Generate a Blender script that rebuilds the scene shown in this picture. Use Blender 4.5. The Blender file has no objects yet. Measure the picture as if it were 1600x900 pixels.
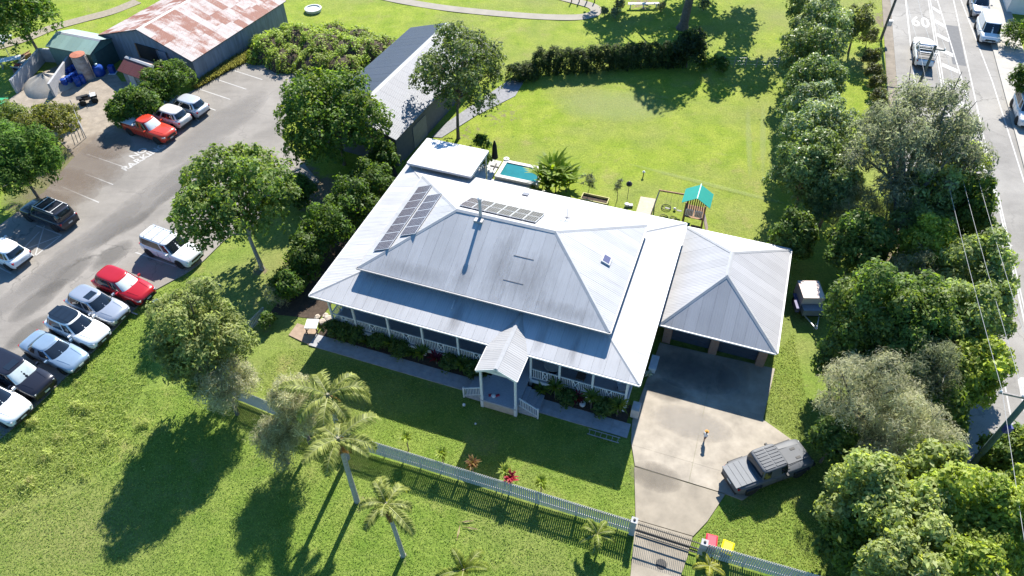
import bpy, math, random
import numpy as np
from mathutils import Vector, Matrix

# ------------------------------------------------------------------ scene, camera, light
S = bpy.context.scene
COL = S.collection
F_PX, PITCH, ROLL, CAM_H = 1144.05, 0.806, 0.0132, 39.0      # drone camera, solved from the house's own lines
cam = bpy.data.cameras.new('camera'); cam_o = bpy.data.objects.new('camera', cam); COL.objects.link(cam_o)
cam.sensor_fit = 'HORIZONTAL'; cam.sensor_width = 36.0; cam.lens = F_PX * 36.0 / 1600.0
cam.clip_start = 0.5; cam.clip_end = 6000
cam_o.matrix_world = Matrix.Translation((0, 0, CAM_H)) @ Matrix.Rotation(math.pi / 2 - PITCH, 4, 'X') @ Matrix.Rotation(-ROLL, 4, 'Z')
S.camera = cam_o

SUN_AZ, SUN_EL = math.radians(73.5), math.radians(41.0)      # direction towards the sun
W = bpy.data.worlds.new('World'); S.world = W; W.use_nodes = True
nt = W.node_tree; bg = nt.nodes['Background']
sky = nt.nodes.new('ShaderNodeTexSky'); sky.sky_type = 'NISHITA'; sky.sun_disc = False
sky.sun_elevation = SUN_EL; sky.sun_rotation = math.pi / 2 - SUN_AZ
sky.air_density = 1.0; sky.dust_density = 0.2; sky.ozone_density = 0.6
wb = nt.nodes.new('ShaderNodeMix'); wb.data_type = 'RGBA'; wb.blend_type = 'MULTIPLY'; wb.inputs[0].default_value = 1.0     # the camera's warm white balance: the whole sky reads bluer
wb.inputs[7].default_value = (0.55, 1.0, 1.38, 1); nt.links.new(sky.outputs[0], wb.inputs[6])
nt.links.new(wb.outputs[2], bg.inputs[0]); bg.inputs[1].default_value = 0.064
sl = bpy.data.lights.new('sun', 'SUN'); sl.energy = 4.6; sl.angle = math.radians(0.5); sl.color = (1.0, 0.95, 0.86)
so = bpy.data.objects.new('sun', sl); COL.objects.link(so)
sd = Vector((math.cos(SUN_EL) * math.cos(SUN_AZ), math.cos(SUN_EL) * math.sin(SUN_AZ), math.sin(SUN_EL)))
so.rotation_euler = (-sd).to_track_quat('-Z', 'Y').to_euler(); so.location = (20, 80, 80)
S.view_settings.view_transform = 'Standard'; S.view_settings.look = 'None'
S.view_settings.exposure = 1.35; S.view_settings.gamma = 1.0
S.cycles.max_bounces = 6; S.cycles.transparent_max_bounces = 8; S.cycles.use_denoising = True
S.cycles.sample_clamp_indirect = 4.0
try: S.cycles.denoiser = 'OPENIMAGEDENOISE'
except Exception: pass

rng = np.random.default_rng(7); random.seed(7)

# ------------------------------------------------------------------ survey helpers
def G(u, v, z=0.0):
    """point of the place at height z that the photograph's pixel (u, v) shows"""
    a = (u - 800) / F_PX; b = (450 - v) / F_PX
    a, b = a * math.cos(ROLL) + b * math.sin(ROLL), -a * math.sin(ROLL) + b * math.cos(ROLL)
    d = (a, math.cos(PITCH) + b * math.sin(PITCH), -math.sin(PITCH) + b * math.cos(PITCH))
    t = (CAM_H - z) / -d[2]
    return Vector((t * d[0], t * d[1], z))
def depth(p): return p[1] * math.cos(PITCH) - (p[2] - CAM_H) * math.sin(PITCH)
HY = -0.3523; HO = (-13.2839, 33.1443)
HM = Matrix.Translation((HO[0], HO[1], 0)) @ Matrix.Rotation(HY, 4, 'Z')          # house frame
def hs(x, y, z=0.0): return HM @ Vector((x, y, z))
RD = Vector((0.3145, 0.949, 0)); RN = Vector((0.949, -0.3145, 0))                # along / across the road
def rp(off, s, z=0.0): return RN * off + RD * s + Vector((0, 0, z))

# ------------------------------------------------------------------ materials
MATS = {}
def mat(name, col, rough=0.7, metal=0.0, var=0.15, scale=3.0, bump=0.0, bscale=30.0, spec=0.4, coat=0.0, col2=None, stretch=None, detail=6):
    if name in MATS: return MATS[name]
    m = bpy.data.materials.new(name); m.use_nodes = True; n = m.node_tree.nodes; l = m.node_tree.links
    b = n['Principled BSDF']; b.inputs['Roughness'].default_value = rough; b.inputs['Metallic'].default_value = metal
    b.inputs['Specular IOR Level'].default_value = spec; b.inputs['Coat Weight'].default_value = coat
    b.inputs['Coat Roughness'].default_value = 0.05
    tc = n.new('ShaderNodeTexCoord'); mp = n.new('ShaderNodeMapping'); l.new(tc.outputs['Object'], mp.inputs[0])
    if stretch: mp.inputs['Scale'].default_value = stretch
    nz = n.new('ShaderNodeTexNoise'); nz.inputs['Scale'].default_value = scale; nz.inputs['Detail'].default_value = detail
    nz.inputs['Roughness'].default_value = 0.65
    l.new(mp.outputs[0], nz.inputs[0])
    cr = n.new('ShaderNodeValToRGB'); e = cr.color_ramp.elements
    c1 = tuple(max(0, c * (1 - var)) for c in col); c2 = col2 if col2 else tuple(min(1, c * (1 + var)) for c in col)
    e[0].position = 0.3; e[0].color = (*c1, 1); e[1].position = 0.7; e[1].color = (*c2, 1)
    l.new(nz.outputs[0], cr.inputs[0]); l.new(cr.outputs[0], b.inputs['Base Color'])
    if bump:
        n2 = n.new('ShaderNodeTexNoise'); n2.inputs['Scale'].default_value = bscale; n2.inputs['Detail'].default_value = 4
        l.new(tc.outputs['Object'], n2.inputs[0])
        bp = n.new('ShaderNodeBump'); bp.inputs['Strength'].default_value = bump; bp.inputs['Distance'].default_value = 0.05
        l.new(n2.outputs[0], bp.inputs['Height']); l.new(bp.outputs[0], b.inputs['Normal'])
    MATS[name] = m
    return m

def nodes_of(name):
    m = bpy.data.materials.new(name); m.use_nodes = True
    MATS[name] = m
    return m, m.node_tree.nodes, m.node_tree.links, m.node_tree.nodes['Principled BSDF']

def mixc(n, l, fac, a, b, mode='MIX'):
    x = n.new('ShaderNodeMix'); x.data_type = 'RGBA'; x.blend_type = mode
    for s, v in ((0, fac), (6, a), (7, b)):
        if hasattr(v, 'is_linked'): l.new(v, x.inputs[s])
        else: x.inputs[s].default_value = v if s == 0 else (*v, 1)
    return x.outputs[2]
def noise(n, l, vec, scale, detail=5, rough=0.6):
    z = n.new('ShaderNodeTexNoise'); z.inputs['Scale'].default_value = scale; z.inputs['Detail'].default_value = detail
    z.inputs['Roughness'].default_value = rough; l.new(vec, z.inputs[0]); return z.outputs[0]
def ramp(n, l, fac, p0, p1, c0=(0, 0, 0), c1=(1, 1, 1)):
    r = n.new('ShaderNodeValToRGB'); e = r.color_ramp.elements
    e[0].position = p0; e[1].position = p1; e[0].color = (*c0, 1); e[1].color = (*c1, 1); l.new(fac, r.inputs[0]); return r.outputs[0]
def attr(n, name):
    a = n.new('ShaderNodeAttribute'); a.attribute_name = name; return a

def grass_material():
    m, n, l, b = nodes_of('grass'); b.inputs['Roughness'].default_value = 0.9; b.inputs['Specular IOR Level'].default_value = 0.15
    p = n.new('ShaderNodeTexCoord').outputs['Object']
    lush = attr(n, 'lush').outputs['Fac']; soil = attr(n, 'soil').outputs['Fac']
    fine = noise(n, l, p, 7.0, 8, 0.75); mid = noise(n, l, p, 0.55, 5, 0.6); big = noise(n, l, p, 0.09, 4, 0.55)
    front = mixc(n, l, ramp(n, l, mid, 0.33, 0.68), (0.120, 0.200, 0.028), (0.205, 0.270, 0.056))
    back = mixc(n, l, ramp(n, l, mid, 0.33, 0.68), (0.165, 0.245, 0.020), (0.260, 0.315, 0.046))
    c = mixc(n, l, lush, front, back)
    c = mixc(n, l, ramp(n, l, big, 0.45, 0.72), c, (0.205, 0.225, 0.075))
    c = mixc(n, l, ramp(n, l, noise(n, l, p, 2.3, 6, 0.7), 0.56, 0.72, (0, 0, 0), (.6,) * 3), c, (0.065, 0.125, 0.022))
    c = mixc(n, l, ramp(n, l, noise(n, l, p, 0.28, 7, 0.72), 0.56, 0.70, (0, 0, 0), (.55,) * 3), c, (0.27, 0.235, 0.105))
    mp = n.new('ShaderNodeMapping'); mp.inputs['Scale'].default_value = (0.35, 2.2, 1); mp.inputs['Rotation'].default_value = (0, 0, 0.25); l.new(p, mp.inputs[0])
    st = noise(n, l, mp.outputs[0], 0.9, 5, 0.7)
    c = mixc(n, l, ramp(n, l, st, 0.55, 0.75, (0, 0, 0), (.35, .35, .35)), c, (0.24, 0.26, 0.10))
    c = mixc(n, l, 1.0, c, ramp(n, l, fine, 0.25, 0.75, (0.45, 0.48, 0.4), (1.5, 1.42, 1.4)), 'MULTIPLY')
    sn = n.new('ShaderNodeMath'); sn.operation = 'ADD'; l.new(soil, sn.inputs[0]); l.new(noise(n, l, p, 1.6, 6, 0.7), sn.inputs[1])
    c = mixc(n, l, ramp(n, l, sn.outputs[0], 0.85, 1.15), c, mixc(n, l, fine, (0.10, 0.075, 0.045), (0.27, 0.22, 0.15)))
    l.new(c, b.inputs['Base Color'])
    bp = n.new('ShaderNodeBump'); bp.inputs['Strength'].default_value = 0.9; bp.inputs['Distance'].default_value = 0.09
    l.new(noise(n, l, p, 11.0, 6, 0.8), bp.inputs['Height']); l.new(bp.outputs[0], b.inputs['Normal'])
    return m

def asphalt_material(name, col, streak=0.25):
    m, n, l, b = nodes_of(name); b.inputs['Roughness'].default_value = 0.85
    p = n.new('ShaderNodeTexCoord').outputs['Object']
    big = noise(n, l, p, 0.16, 5, 0.65); mid = noise(n, l, p, 1.1, 6, 0.7); fine = noise(n, l, p, 18, 3, 0.7)
    mp = n.new('ShaderNodeMapping'); mp.inputs['Rotation'].default_value = (0, 0, math.radians(-64)); mp.inputs['Scale'].default_value = (0.12, 1.0, 1); l.new(p, mp.inputs[0])
    st = noise(n, l, mp.outputs[0], 1.2, 6, 0.7)
    dk = tuple(c * 0.72 for c in col); lt = tuple(min(1, c * 1.22) for c in col)
    c = mixc(n, l, ramp(n, l, big, 0.35, 0.68), dk, lt)
    c = mixc(n, l, ramp(n, l, st, 0.35, 0.7, (0, 0, 0), (streak * 2,) * 3), c, tuple(min(1, x * 1.35) for x in col))
    c = mixc(n, l, ramp(n, l, mid, 0.58, 0.8, (0, 0, 0), (.55,) * 3), c, tuple(x * 0.55 for x in col))
    vo = n.new('ShaderNodeTexVoronoi'); vo.feature = 'DISTANCE_TO_EDGE'; vo.inputs['Scale'].default_value = 0.22
    wv = n.new('ShaderNodeVectorMath'); wv.operation = 'MULTIPLY_ADD'; nzc = n.new('ShaderNodeTexNoise'); nzc.inputs['Scale'].default_value = 0.9; nzc.inputs['Detail'].default_value = 6; l.new(p, nzc.inputs[0])
    l.new(nzc.outputs[1], wv.inputs[0]); wv.inputs[1].default_value = (2.2, 2.2, 0); l.new(p, wv.inputs[2]); l.new(wv.outputs[0], vo.inputs[0])
    ck = ramp(n, l, vo.outputs[0], 0.0, 0.016, (.6,) * 3, (0, 0, 0)); ckm = n.new('ShaderNodeMix'); ckm.data_type = 'RGBA'; ckm.blend_type = 'MULTIPLY'; ckm.inputs[0].default_value = 1; l.new(ck, ckm.inputs[6]); l.new(ramp(n, l, big, 0.4, 0.6), ckm.inputs[7])
    c = mixc(n, l, ckm.outputs[2], c, tuple(x * 0.3 for x in col))
    c = mixc(n, l, 1.0, c, ramp(n, l, fine, 0.3, 0.7, (.85,) * 3, (1.15,) * 3), 'MULTIPLY')
    l.new(c, b.inputs['Base Color'])
    bp = n.new('ShaderNodeBump'); bp.inputs['Strength'].default_value = 0.3; bp.inputs['Distance'].default_value = 0.02
    l.new(fine, bp.inputs['Height']); l.new(bp.outputs[0], b.inputs['Normal'])
    return m

def roof_material(name, col, stain, stain_amt=0.5, rust=None, rough=0.5, corr=1.0, metal=0.0):
    """corrugated sheet: corrugations run up the slope; coords from the 'sheet' attribute (metres across, metres up)"""
    m, n, l, b = nodes_of(name); b.inputs['Roughness'].default_value = rough; b.inputs['Metallic'].default_value = metal
    a = attr(n, 'sheet').outputs['Vector']
    sep = n.new('ShaderNodeSeparateXYZ'); l.new(a, sep.inputs[0])
    mp = n.new('ShaderNodeMapping'); mp.inputs['Scale'].default_value = (2.4, 0.22, 1.0); l.new(a, mp.inputs[0])
    st = noise(n, l, mp.outputs[0], 1.3, 8, 0.78); blot = noise(n, l, a, 0.35, 5, 0.6)
    c = mixc(n, l, ramp(n, l, blot, 0.3, 0.7), tuple(x * 0.9 for x in col), tuple(min(1, x * 1.05) for x in col))
    c = mixc(n, l, ramp(n, l, st, 0.50, 0.78, (0, 0, 0), (stain_amt,) * 3), c, stain)
    sid = attr(n, 'sid').outputs['Fac']
    c = mixc(n, l, 1.0, c, ramp(n, l, sid, 0, 1, (.92,) * 3, (1.04,) * 3), 'MULTIPLY')
    if rust:
        mp2 = n.new('ShaderNodeMapping'); mp2.inputs['Scale'].default_value = (0.9, 0.55, 1.0); l.new(a, mp2.inputs[0])
        r1 = noise(n, l, mp2.outputs[0], 0.9, 7, 0.75)
        ad = n.new('ShaderNodeMath'); ad.operation = 'MULTIPLY_ADD'; l.new(sid, ad.inputs[0]); ad.inputs[1].default_value = 0.24; l.new(r1, ad.inputs[2])
        rc = mixc(n, l, noise(n, l, a, 4, 4), rust, tuple(x * 1.9 for x in rust))
        c = mixc(n, l, ramp(n, l, ad.outputs[0], 0.54, 0.70), c, rc)
    l.new(c, b.inputs['Base Color'])
    w = n.new('ShaderNodeMath'); w.operation = 'MULTIPLY'; l.new(sep.outputs[0], w.inputs[0]); w.inputs[1].default_value = 2 * math.pi / 0.152
    s2 = n.new('ShaderNodeMath'); s2.operation = 'SINE'; l.new(w.outputs[0], s2.inputs[0])
    bp = n.new('ShaderNodeBump'); bp.inputs['Strength'].default_value = corr; bp.inputs['Distance'].default_value = 0.012
    l.new(s2.outputs[0], bp.inputs['Height']); l.new(bp.outputs[0], b.inputs['Normal'])
    return m

def leaf_material(name, rough=0.5, trans=0.35, glow=(1.9, 1.85, 0.7)):
    m, n, l, b = nodes_of(name); b.inputs['Roughness'].default_value = rough; b.inputs['Specular IOR Level'].default_value = 0.3
    c = attr(n, 'tint').outputs['Color']; l.new(c, b.inputs['Base Color'])
    t = n.new('ShaderNodeBsdfTranslucent'); l.new(mixc(n, l, 1.0, c, glow, 'MULTIPLY'), t.inputs[0])
    mx = n.new('ShaderNodeMixShader'); mx.inputs[0].default_value = trans
    l.new(b.outputs[0], mx.inputs[1]); l.new(t.outputs[0], mx.inputs[2]); l.new(mx.outputs[0], n['Material Output'].inputs[0])
    return m

def patch_material(name, c1, c2, scale=1.5, edge=0.25, maxa=1.0):
    """ragged stain: solid in the middle, breaks up towards its rim"""
    m, n, l, b = nodes_of(name); b.inputs['Roughness'].default_value = 0.9
    p = n.new('ShaderNodeTexCoord').outputs['Object']
    l.new(mixc(n, l, noise(n, l, p, 5, 6, 0.75), c1, c2), b.inputs['Base Color'])
    ad = n.new('ShaderNodeMath'); ad.operation = 'ADD'; l.new(attr(n, 'fall').outputs['Fac'], ad.inputs[0]); l.new(noise(n, l, p, scale, 7, 0.7), ad.inputs[1])
    a = ramp(n, l, ad.outputs[0], 0.75 - edge, 0.75 + edge, (0, 0, 0), (maxa,) * 3)
    l.new(a, b.inputs['Alpha'])
    return m

GRASS = grass_material()
ASPH = asphalt_material('asphalt', (0.215, 0.196, 0.174), 0.15); ROADM = asphalt_material('road_asphalt', (0.225, 0.212, 0.195), 0.1)
CONC = mat('concrete', (0.315, 0.277, 0.225), 0.85, var=0.24, scale=0.9, bump=0.2, bscale=40)
CONC2 = mat('concrete_grey', (0.265, 0.23, 0.18), 0.85, var=0.2, scale=0.8, bump=0.2, bscale=40)
CONC3 = mat('footpath_concrete', (0.36, 0.335, 0.30), 0.85, var=0.12, scale=0.7)
PATHM = mat('path_paver', (0.30, 0.30, 0.31), 0.8, var=0.18, scale=2.2, bump=0.2)
GRAVEL = mat('yard_gravel', (0.26, 0.22, 0.175), 0.95, var=0.25, scale=1.2, bump=0.5, bscale=12)
SAND = mat('sand', (0.31, 0.285, 0.25), 0.95, var=0.12, scale=1.5, bump=0.3, bscale=20)
LINE = mat('line_paint', (0.40, 0.39, 0.375), 0.7, var=0.16, scale=2.5)
ROOF = roof_material('roof_zinc', (0.40, 0.40, 0.41), (0.14, 0.13, 0.13), 0.4, corr=.35)
ROOFG = roof_material('garage_roof_zinc', (0.385, 0.38, 0.39), (0.2, 0.19, 0.2), 0.3, corr=.35)
ROOFW = roof_material('patio_roof_white', (0.62, 0.62, 0.61), (0.52, 0.52, 0.51), 0.2, corr=0.15, metal=0.0)
RUST = roof_material('rusty_iron', (0.46, 0.40, 0.38), (0.26, 0.15, 0.12), 0.6, rust=(0.15, 0.055, 0.035), rough=0.7, metal=0.0)
REDROOF = roof_material('red_rust_iron', (0.17, 0.05, 0.045), (0.09, 0.03, 0.03), 0.6, rough=0.6, metal=0.05)
GREENROOF = roof_material('pale_green_iron', (0.24, 0.35, 0.30), (0.18, 0.27, 0.24), 0.4, rough=0.5, metal=0.0)
DARKROOF = roof_material('shed_roof_grey', (0.27, 0.28, 0.32), (0.17, 0.18, 0.21), 0.4, rough=0.5, metal=0.0)
WHITE = mat('white_paint', (0.62, 0.62, 0.61), 0.5, var=0.06, scale=4)
OFFW = mat('white_trim', (0.50, 0.50, 0.51), 0.5, var=0.08, scale=3)
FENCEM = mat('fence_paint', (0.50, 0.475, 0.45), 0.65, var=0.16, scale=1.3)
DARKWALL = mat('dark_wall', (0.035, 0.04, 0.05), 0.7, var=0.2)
UNDER = mat('roof_underside', (0.10, 0.10, 0.11), 0.9)
GUTTER = mat('gutter', (0.30, 0.29, 0.29), 0.5)
DECK = mat('deck_boards', (0.33, 0.34, 0.37), 0.7, var=0.25, scale=6, stretch=(1, 8, 1))
SOIL = mat('garden_soil', (0.06, 0.042, 0.03), 0.95, var=0.4, scale=4, bump=0.5)
TWIG = mat('twig', (0.30, 0.27, 0.23), 0.9, var=0.3)
BARK = mat('bark', (0.14, 0.115, 0.09), 0.9, var=0.4, scale=5, bump=0.6, bscale=14)
BARKG = mat('grey_bark', (0.27, 0.25, 0.23), 0.85, var=0.35, scale=4, bump=0.4)
PALMB = mat('palm_bark', (0.33, 0.31, 0.28), 0.85, var=0.3, scale=3, stretch=(1, 1, 6), bump=0.4)
BLACK = mat('black_plastic', (0.02, 0.02, 0.022), 0.55, var=0.1)
BLACKM = mat('black_metal', (0.018, 0.018, 0.02), 0.45, var=0.1)
RUBBER = mat('tyre_rubber', (0.018, 0.018, 0.018), 0.9, var=0.2)
CHROME = mat('alloy', (0.45, 0.46, 0.48), 0.35, 0.8, var=0.1)
GALV = mat('galvanised_steel', (0.42, 0.43, 0.45), 0.45, 0.5, var=0.15)
GLASS = mat('car_glass', (0.012, 0.016, 0.022), 0.06, 0.0, var=0.05, spec=0.9)
LENS = mat('headlight_lens', (0.55, 0.57, 0.60), 0.12, 0.3, var=0.05)
REDL = mat('tail_light', (0.35, 0.01, 0.01), 0.2, var=0.05)
SHADE = mat('sunshade', (0.62, 0.68, 0.66), 0.4, 0.2, var=0.1)
PLATE = mat('number_plate', (0.6, 0.6, 0.55), 0.5, var=0.05)
TIMBER = mat('timber', (0.26, 0.15, 0.085), 0.8, var=0.3, scale=5)
LEAF = leaf_material('leaf', .55, .45); LEAFS = leaf_material('leaf_soft', 0.7, 0.5, (1.6, 1.65, 1.15)); LEAFG = leaf_material('leaf_gloss', 0.40, 0.35)

# brick
def brick_material():
    m, n, l, b = nodes_of('brick'); b.inputs['Roughness'].default_value = 0.9
    p = n.new('ShaderNodeTexCoord').outputs['Object']
    sx = n.new('ShaderNodeSeparateXYZ'); l.new(p, sx.inputs[0]); cb = n.new('ShaderNodeCombineXYZ')
    ad = n.new('ShaderNodeMath'); l.new(sx.outputs[0], ad.inputs[0]); l.new(sx.outputs[1], ad.inputs[1])
    l.new(ad.outputs[0], cb.inputs[0]); l.new(sx.outputs[2], cb.inputs[1])
    t = n.new('ShaderNodeTexBrick'); t.inputs['Scale'].default_value = 4.2; l.new(cb.outputs[0], t.inputs[0])
    t.inputs['Color1'].default_value = (.30, .14, .08, 1); t.inputs['Color2'].default_value = (.22, .10, .065, 1); t.inputs['Mortar'].default_value = (.34, .30, .26, 1)
    l.new(t.outputs[0], b.inputs['Base Color']); return m
BRICK = brick_material()
def paint(name, col, metal=0.3, rough=0.3): return mat('paint_' + name, col, rough, metal, var=0.04, scale=2, coat=0.6)

# ------------------------------------------------------------------ mesh helpers
class MB:
    def __init__(s): s.v = []; s.f = []
    def add(s, vs, fs):
        o = len(s.v); s.v += [tuple(x) for x in vs]; s.f += [tuple(i + o for i in f) for f in fs]; return s
    def box(s, c, d, rz=0.0, M=None):
        x, y, z = d[0] / 2, d[1] / 2, d[2] / 2; cs, sn = math.cos(rz), math.sin(rz)
        vs = []
        for px, py, pz in ((-x, -y, -z), (x, -y, -z), (x, y, -z), (-x, y, -z), (-x, -y, z), (x, -y, z), (x, y, z), (-x, y, z)):
            vs.append((c[0] + cs * px - sn * py, c[1] + sn * px + cs * py, c[2] + pz))
        if M: vs = [tuple(M @ Vector(q)) for q in vs]
        return s.add(vs, [(0, 3, 2, 1), (4, 5, 6, 7), (0, 1, 5, 4), (1, 2, 6, 5), (2, 3, 7, 6), (3, 0, 4, 7)])
    def beam(s, p, q, w, h, up=(0, 0, 1)):
        p, q = Vector(p), Vector(q); d = (q - p).normalized(); r = d.cross(Vector(up))
        if r.length < 1e-4: r = d.cross(Vector((1, 0, 0)))
        r.normalize(); u = r.cross(d).normalized(); vs = []
        for e in (p, q):
            for a, b in ((-1, -1), (1, -1), (1, 1), (-1, 1)): vs.append(e + r * (a * w / 2) + u * (b * h / 2))
        return s.add(vs, [(0, 1, 2, 3), (7, 6, 5, 4), (0, 4, 5, 1), (1, 5, 6, 2), (2, 6, 7, 3), (3, 7, 4, 0)])
    def tube(s, pts, rad, n=7, cap=True):
        pts = [Vector(p) for p in pts]; vs = []; fs = []
        for i, p in enumerate(pts):
            d = (pts[min(i + 1, len(pts) - 1)] - pts[max(i - 1, 0)])
            d = d.normalized() if d.length > 1e-6 else Vector((0, 0, 1))
            a = d.cross(Vector((0.31, 0.95, 0.05))); a = a.normalized() if a.length > 1e-3 else Vector((1, 0, 0)); b = d.cross(a)
            r = rad[i] if hasattr(rad, '__len__') else rad
            for k in range(n):
                t = 2 * math.pi * k / n; vs.append(p + (a * math.cos(t) + b * math.sin(t)) * r)
        for i in range(len(pts) - 1):
            for k in range(n):
                fs.append((i * n + k, i * n + (k + 1) % n, (i + 1) * n + (k + 1) % n, (i + 1) * n + k))
        if cap: fs.append(tuple(range(n))[::-1]); fs.append(tuple(range((len(pts) - 1) * n, len(pts) * n)))
        return s.add(vs, fs)
    def lathe(s, prof, c=(0, 0, 0), n=14):
        vs = []; fs = []
        for r, z in prof:
            for k in range(n):
                t = 2 * math.pi * k / n; vs.append((c[0] + r * math.cos(t), c[1] + r * math.sin(t), c[2] + z))
        for i in range(len(prof) - 1):
            for k in range(n): fs.append((i * n + k, i * n + (k + 1) % n, (i + 1) * n + (k + 1) % n, (i + 1) * n + k))
        fs.append(tuple(range(n))[::-1]); fs.append(tuple(range((len(prof) - 1) * n, len(prof) * n)))
        return s.add(vs, fs)
    def prism(s, poly, z0, z1):
        n = len(poly); vs = [(p[0], p[1], z0) for p in poly] + [(p[0], p[1], z1) for p in poly]
        a = sum(poly[i][0] * poly[(i + 1) % n][1] - poly[(i + 1) % n][0] * poly[i][1] for i in range(n))
        if a < 0: vs = vs[:n][::-1] + vs[n:][::-1]
        return s.add(vs, [tuple(range(n))[::-1], tuple(range(n, 2 * n))] + [(i, (i + 1) % n, n + (i + 1) % n, n + i) for i in range(n)])
    def build(s, name, m, parent=None, smooth=False, M=None):
        me = bpy.data.meshes.new(name); me.from_pydata([tuple(x) for x in s.v], [], s.f); me.update()
        if m: me.materials.append(m)
        if smooth:
            me.polygons.foreach_set('use_smooth', [True] * len(me.polygons))
            try: me.set_sharp_from_angle(angle=math.radians(smooth if smooth is not True else 40))
            except Exception: pass
        return obj(name, me, parent, M)
def obj(name, me, parent=None, M=None):
    o = bpy.data.objects.new(name, me); COL.objects.link(o)
    if parent is not None: o.parent = parent
    if M is not None: o.matrix_local = M
    return o
def thing(name, label, cat, loc=(0, 0, 0), rz=0.0, group=None):
    o = bpy.data.objects.new(name, None); COL.objects.link(o); o.location = loc; o.rotation_euler = (0, 0, rz); o.empty_display_size = 0.3
    return tag(o, label, cat, group)
def tag(o, label, cat, group=None):
    o['label'] = label; o['category'] = cat
    if group: o['group'] = group
    return o
def structure(o): o['kind'] = 'structure'; return o
def copy_tree(o, parent=None):
    c = o.copy(); COL.objects.link(c); c.parent = parent
    for ch in list(o.children): copy_tree(ch, c)
    return c
ORD = ['first', 'second', 'third', 'fourth', 'fifth', 'sixth', 'seventh', 'eighth', 'ninth', 'tenth', 'eleventh', 'twelfth', 'thirteenth', 'fourteenth', 'fifteenth']

def sheet(name, pts, z, m, parent=None, thick=0.0, kind=True):
    """a flat polygon on the ground; thick > 0 gives it a real edge"""
    poly = [(p[0], p[1]) for p in pts]; b = MB()
    if thick: b.prism(poly, z - thick, z)
    else:
        a = sum(poly[i][0] * poly[(i + 1) % len(poly)][1] - poly[(i + 1) % len(poly)][0] * poly[i][1] for i in range(len(poly)))
        if a < 0: poly = poly[::-1]
        b.add([(x, y, z) for x, y in poly], [tuple(range(len(poly)))])
    o = b.build(name, m, parent)
    if kind and parent is None: structure(o)
    return o
def clip_strip(poly, u0, u1):
    def cut(pl, k, keep_ge):
        out = []
        for i in range(len(pl)):
            a, c = pl[i], pl[(i + 1) % len(pl)]; ia = (a[0] >= k) == keep_ge or a[0] == k; ic = (c[0] >= k) == keep_ge or c[0] == k
            if ia: out.append(a)
            if ia != ic:
                t = (k - a[0]) / (c[0] - a[0]); out.append((k, a[1] + t * (c[1] - a[1])))
        return out
    pl = cut(poly, u0, True)
    return cut(pl, u1, False) if len(pl) > 2 else []
def smooth_line(pts, k=6):
    pts = [Vector(p) for p in pts]; out = []
    for i in range(len(pts) - 1):
        p0, p1, p2, p3 = pts[max(i - 1, 0)], pts[i], pts[i + 1], pts[min(i + 2, len(pts) - 1)]
        for j in range(k):
            t = j / k
            out.append(0.5 * ((2 * p1) + (p2 - p0) * t + (2 * p0 - 5 * p1 + 4 * p2 - p3) * t * t + (3 * p1 - p0 - 3 * p2 + p3) * t ** 3))
    return out + [pts[-1]]
def ribbon(name, pts, w, z, m, parent=None, kind=True):
    b = MB(); vs = []
    for i, p in enumerate(pts):
        d = (Vector(pts[min(i + 1, len(pts) - 1)]) - Vector(pts[max(i - 1, 0)])); d.z = 0; d.normalize(); r = Vector((d.y, -d.x, 0))
        ww = w[i] if hasattr(w, '__len__') else w
        vs += [(p[0] - r.x * ww / 2, p[1] - r.y * ww / 2, z), (p[0] + r.x * ww / 2, p[1] + r.y * ww / 2, z)]
    b.add(vs, [(2 * i, 2 * i + 1, 2 * i + 3, 2 * i + 2) for i in range(len(pts) - 1)])
    o = b.build(name, m, parent)
    if kind and parent is None: structure(o)
    return o
def patch(name, c, rx, ry, rot, z, m, parent=None):
    n = 28; rings = 5; vs = [(0, 0, z)]; fall = [1.0]; fs = []
    for r in range(1, rings + 1):
        for k in range(n):
            t = 2 * math.pi * k / n; q = r / rings
            x, y = rx * q * math.cos(t), ry * q * math.sin(t)
            vs.append((x * math.cos(rot) - y * math.sin(rot), x * math.sin(rot) + y * math.cos(rot), z)); fall.append((1 - q) * 1.0 - 0.15 * (q == 1))
    for k in range(n): fs.append((0, 1 + k, 1 + (k + 1) % n))
    for r in range(rings - 1):
        for k in range(n): fs.append((1 + r * n + k, 1 + (r + 1) * n + k, 1 + (r + 1) * n + (k + 1) % n, 1 + r * n + (k + 1) % n))
    b = MB(); b.add(vs, fs); o = b.build(name, m, parent); o.location = (c[0], c[1], 0)
    a = o.data.attributes.new('fall', 'FLOAT', 'POINT'); a.data.foreach_set('value', fall)
    if parent is None: structure(o)
    return o
def text_mesh(name, body, size, M, m, parent=None, spacing=1.0):
    cu = bpy.data.curves.new('t', 'FONT'); cu.body = body; cu.size = size; cu.align_x = 'CENTER'; cu.align_y = 'CENTER'; cu.space_character = spacing
    cu.offset = 0.02 * size
    to = bpy.data.objects.new('t', cu); COL.objects.link(to); dg = bpy.context.evaluated_depsgraph_get(); dg.update()
    me = bpy.data.meshes.new_from_object(to.evaluated_get(dg)); bpy.data.objects.remove(to); me.materials.clear(); me.materials.append(m)
    o = obj(name, me, parent); o.matrix_local = M; return o

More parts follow.
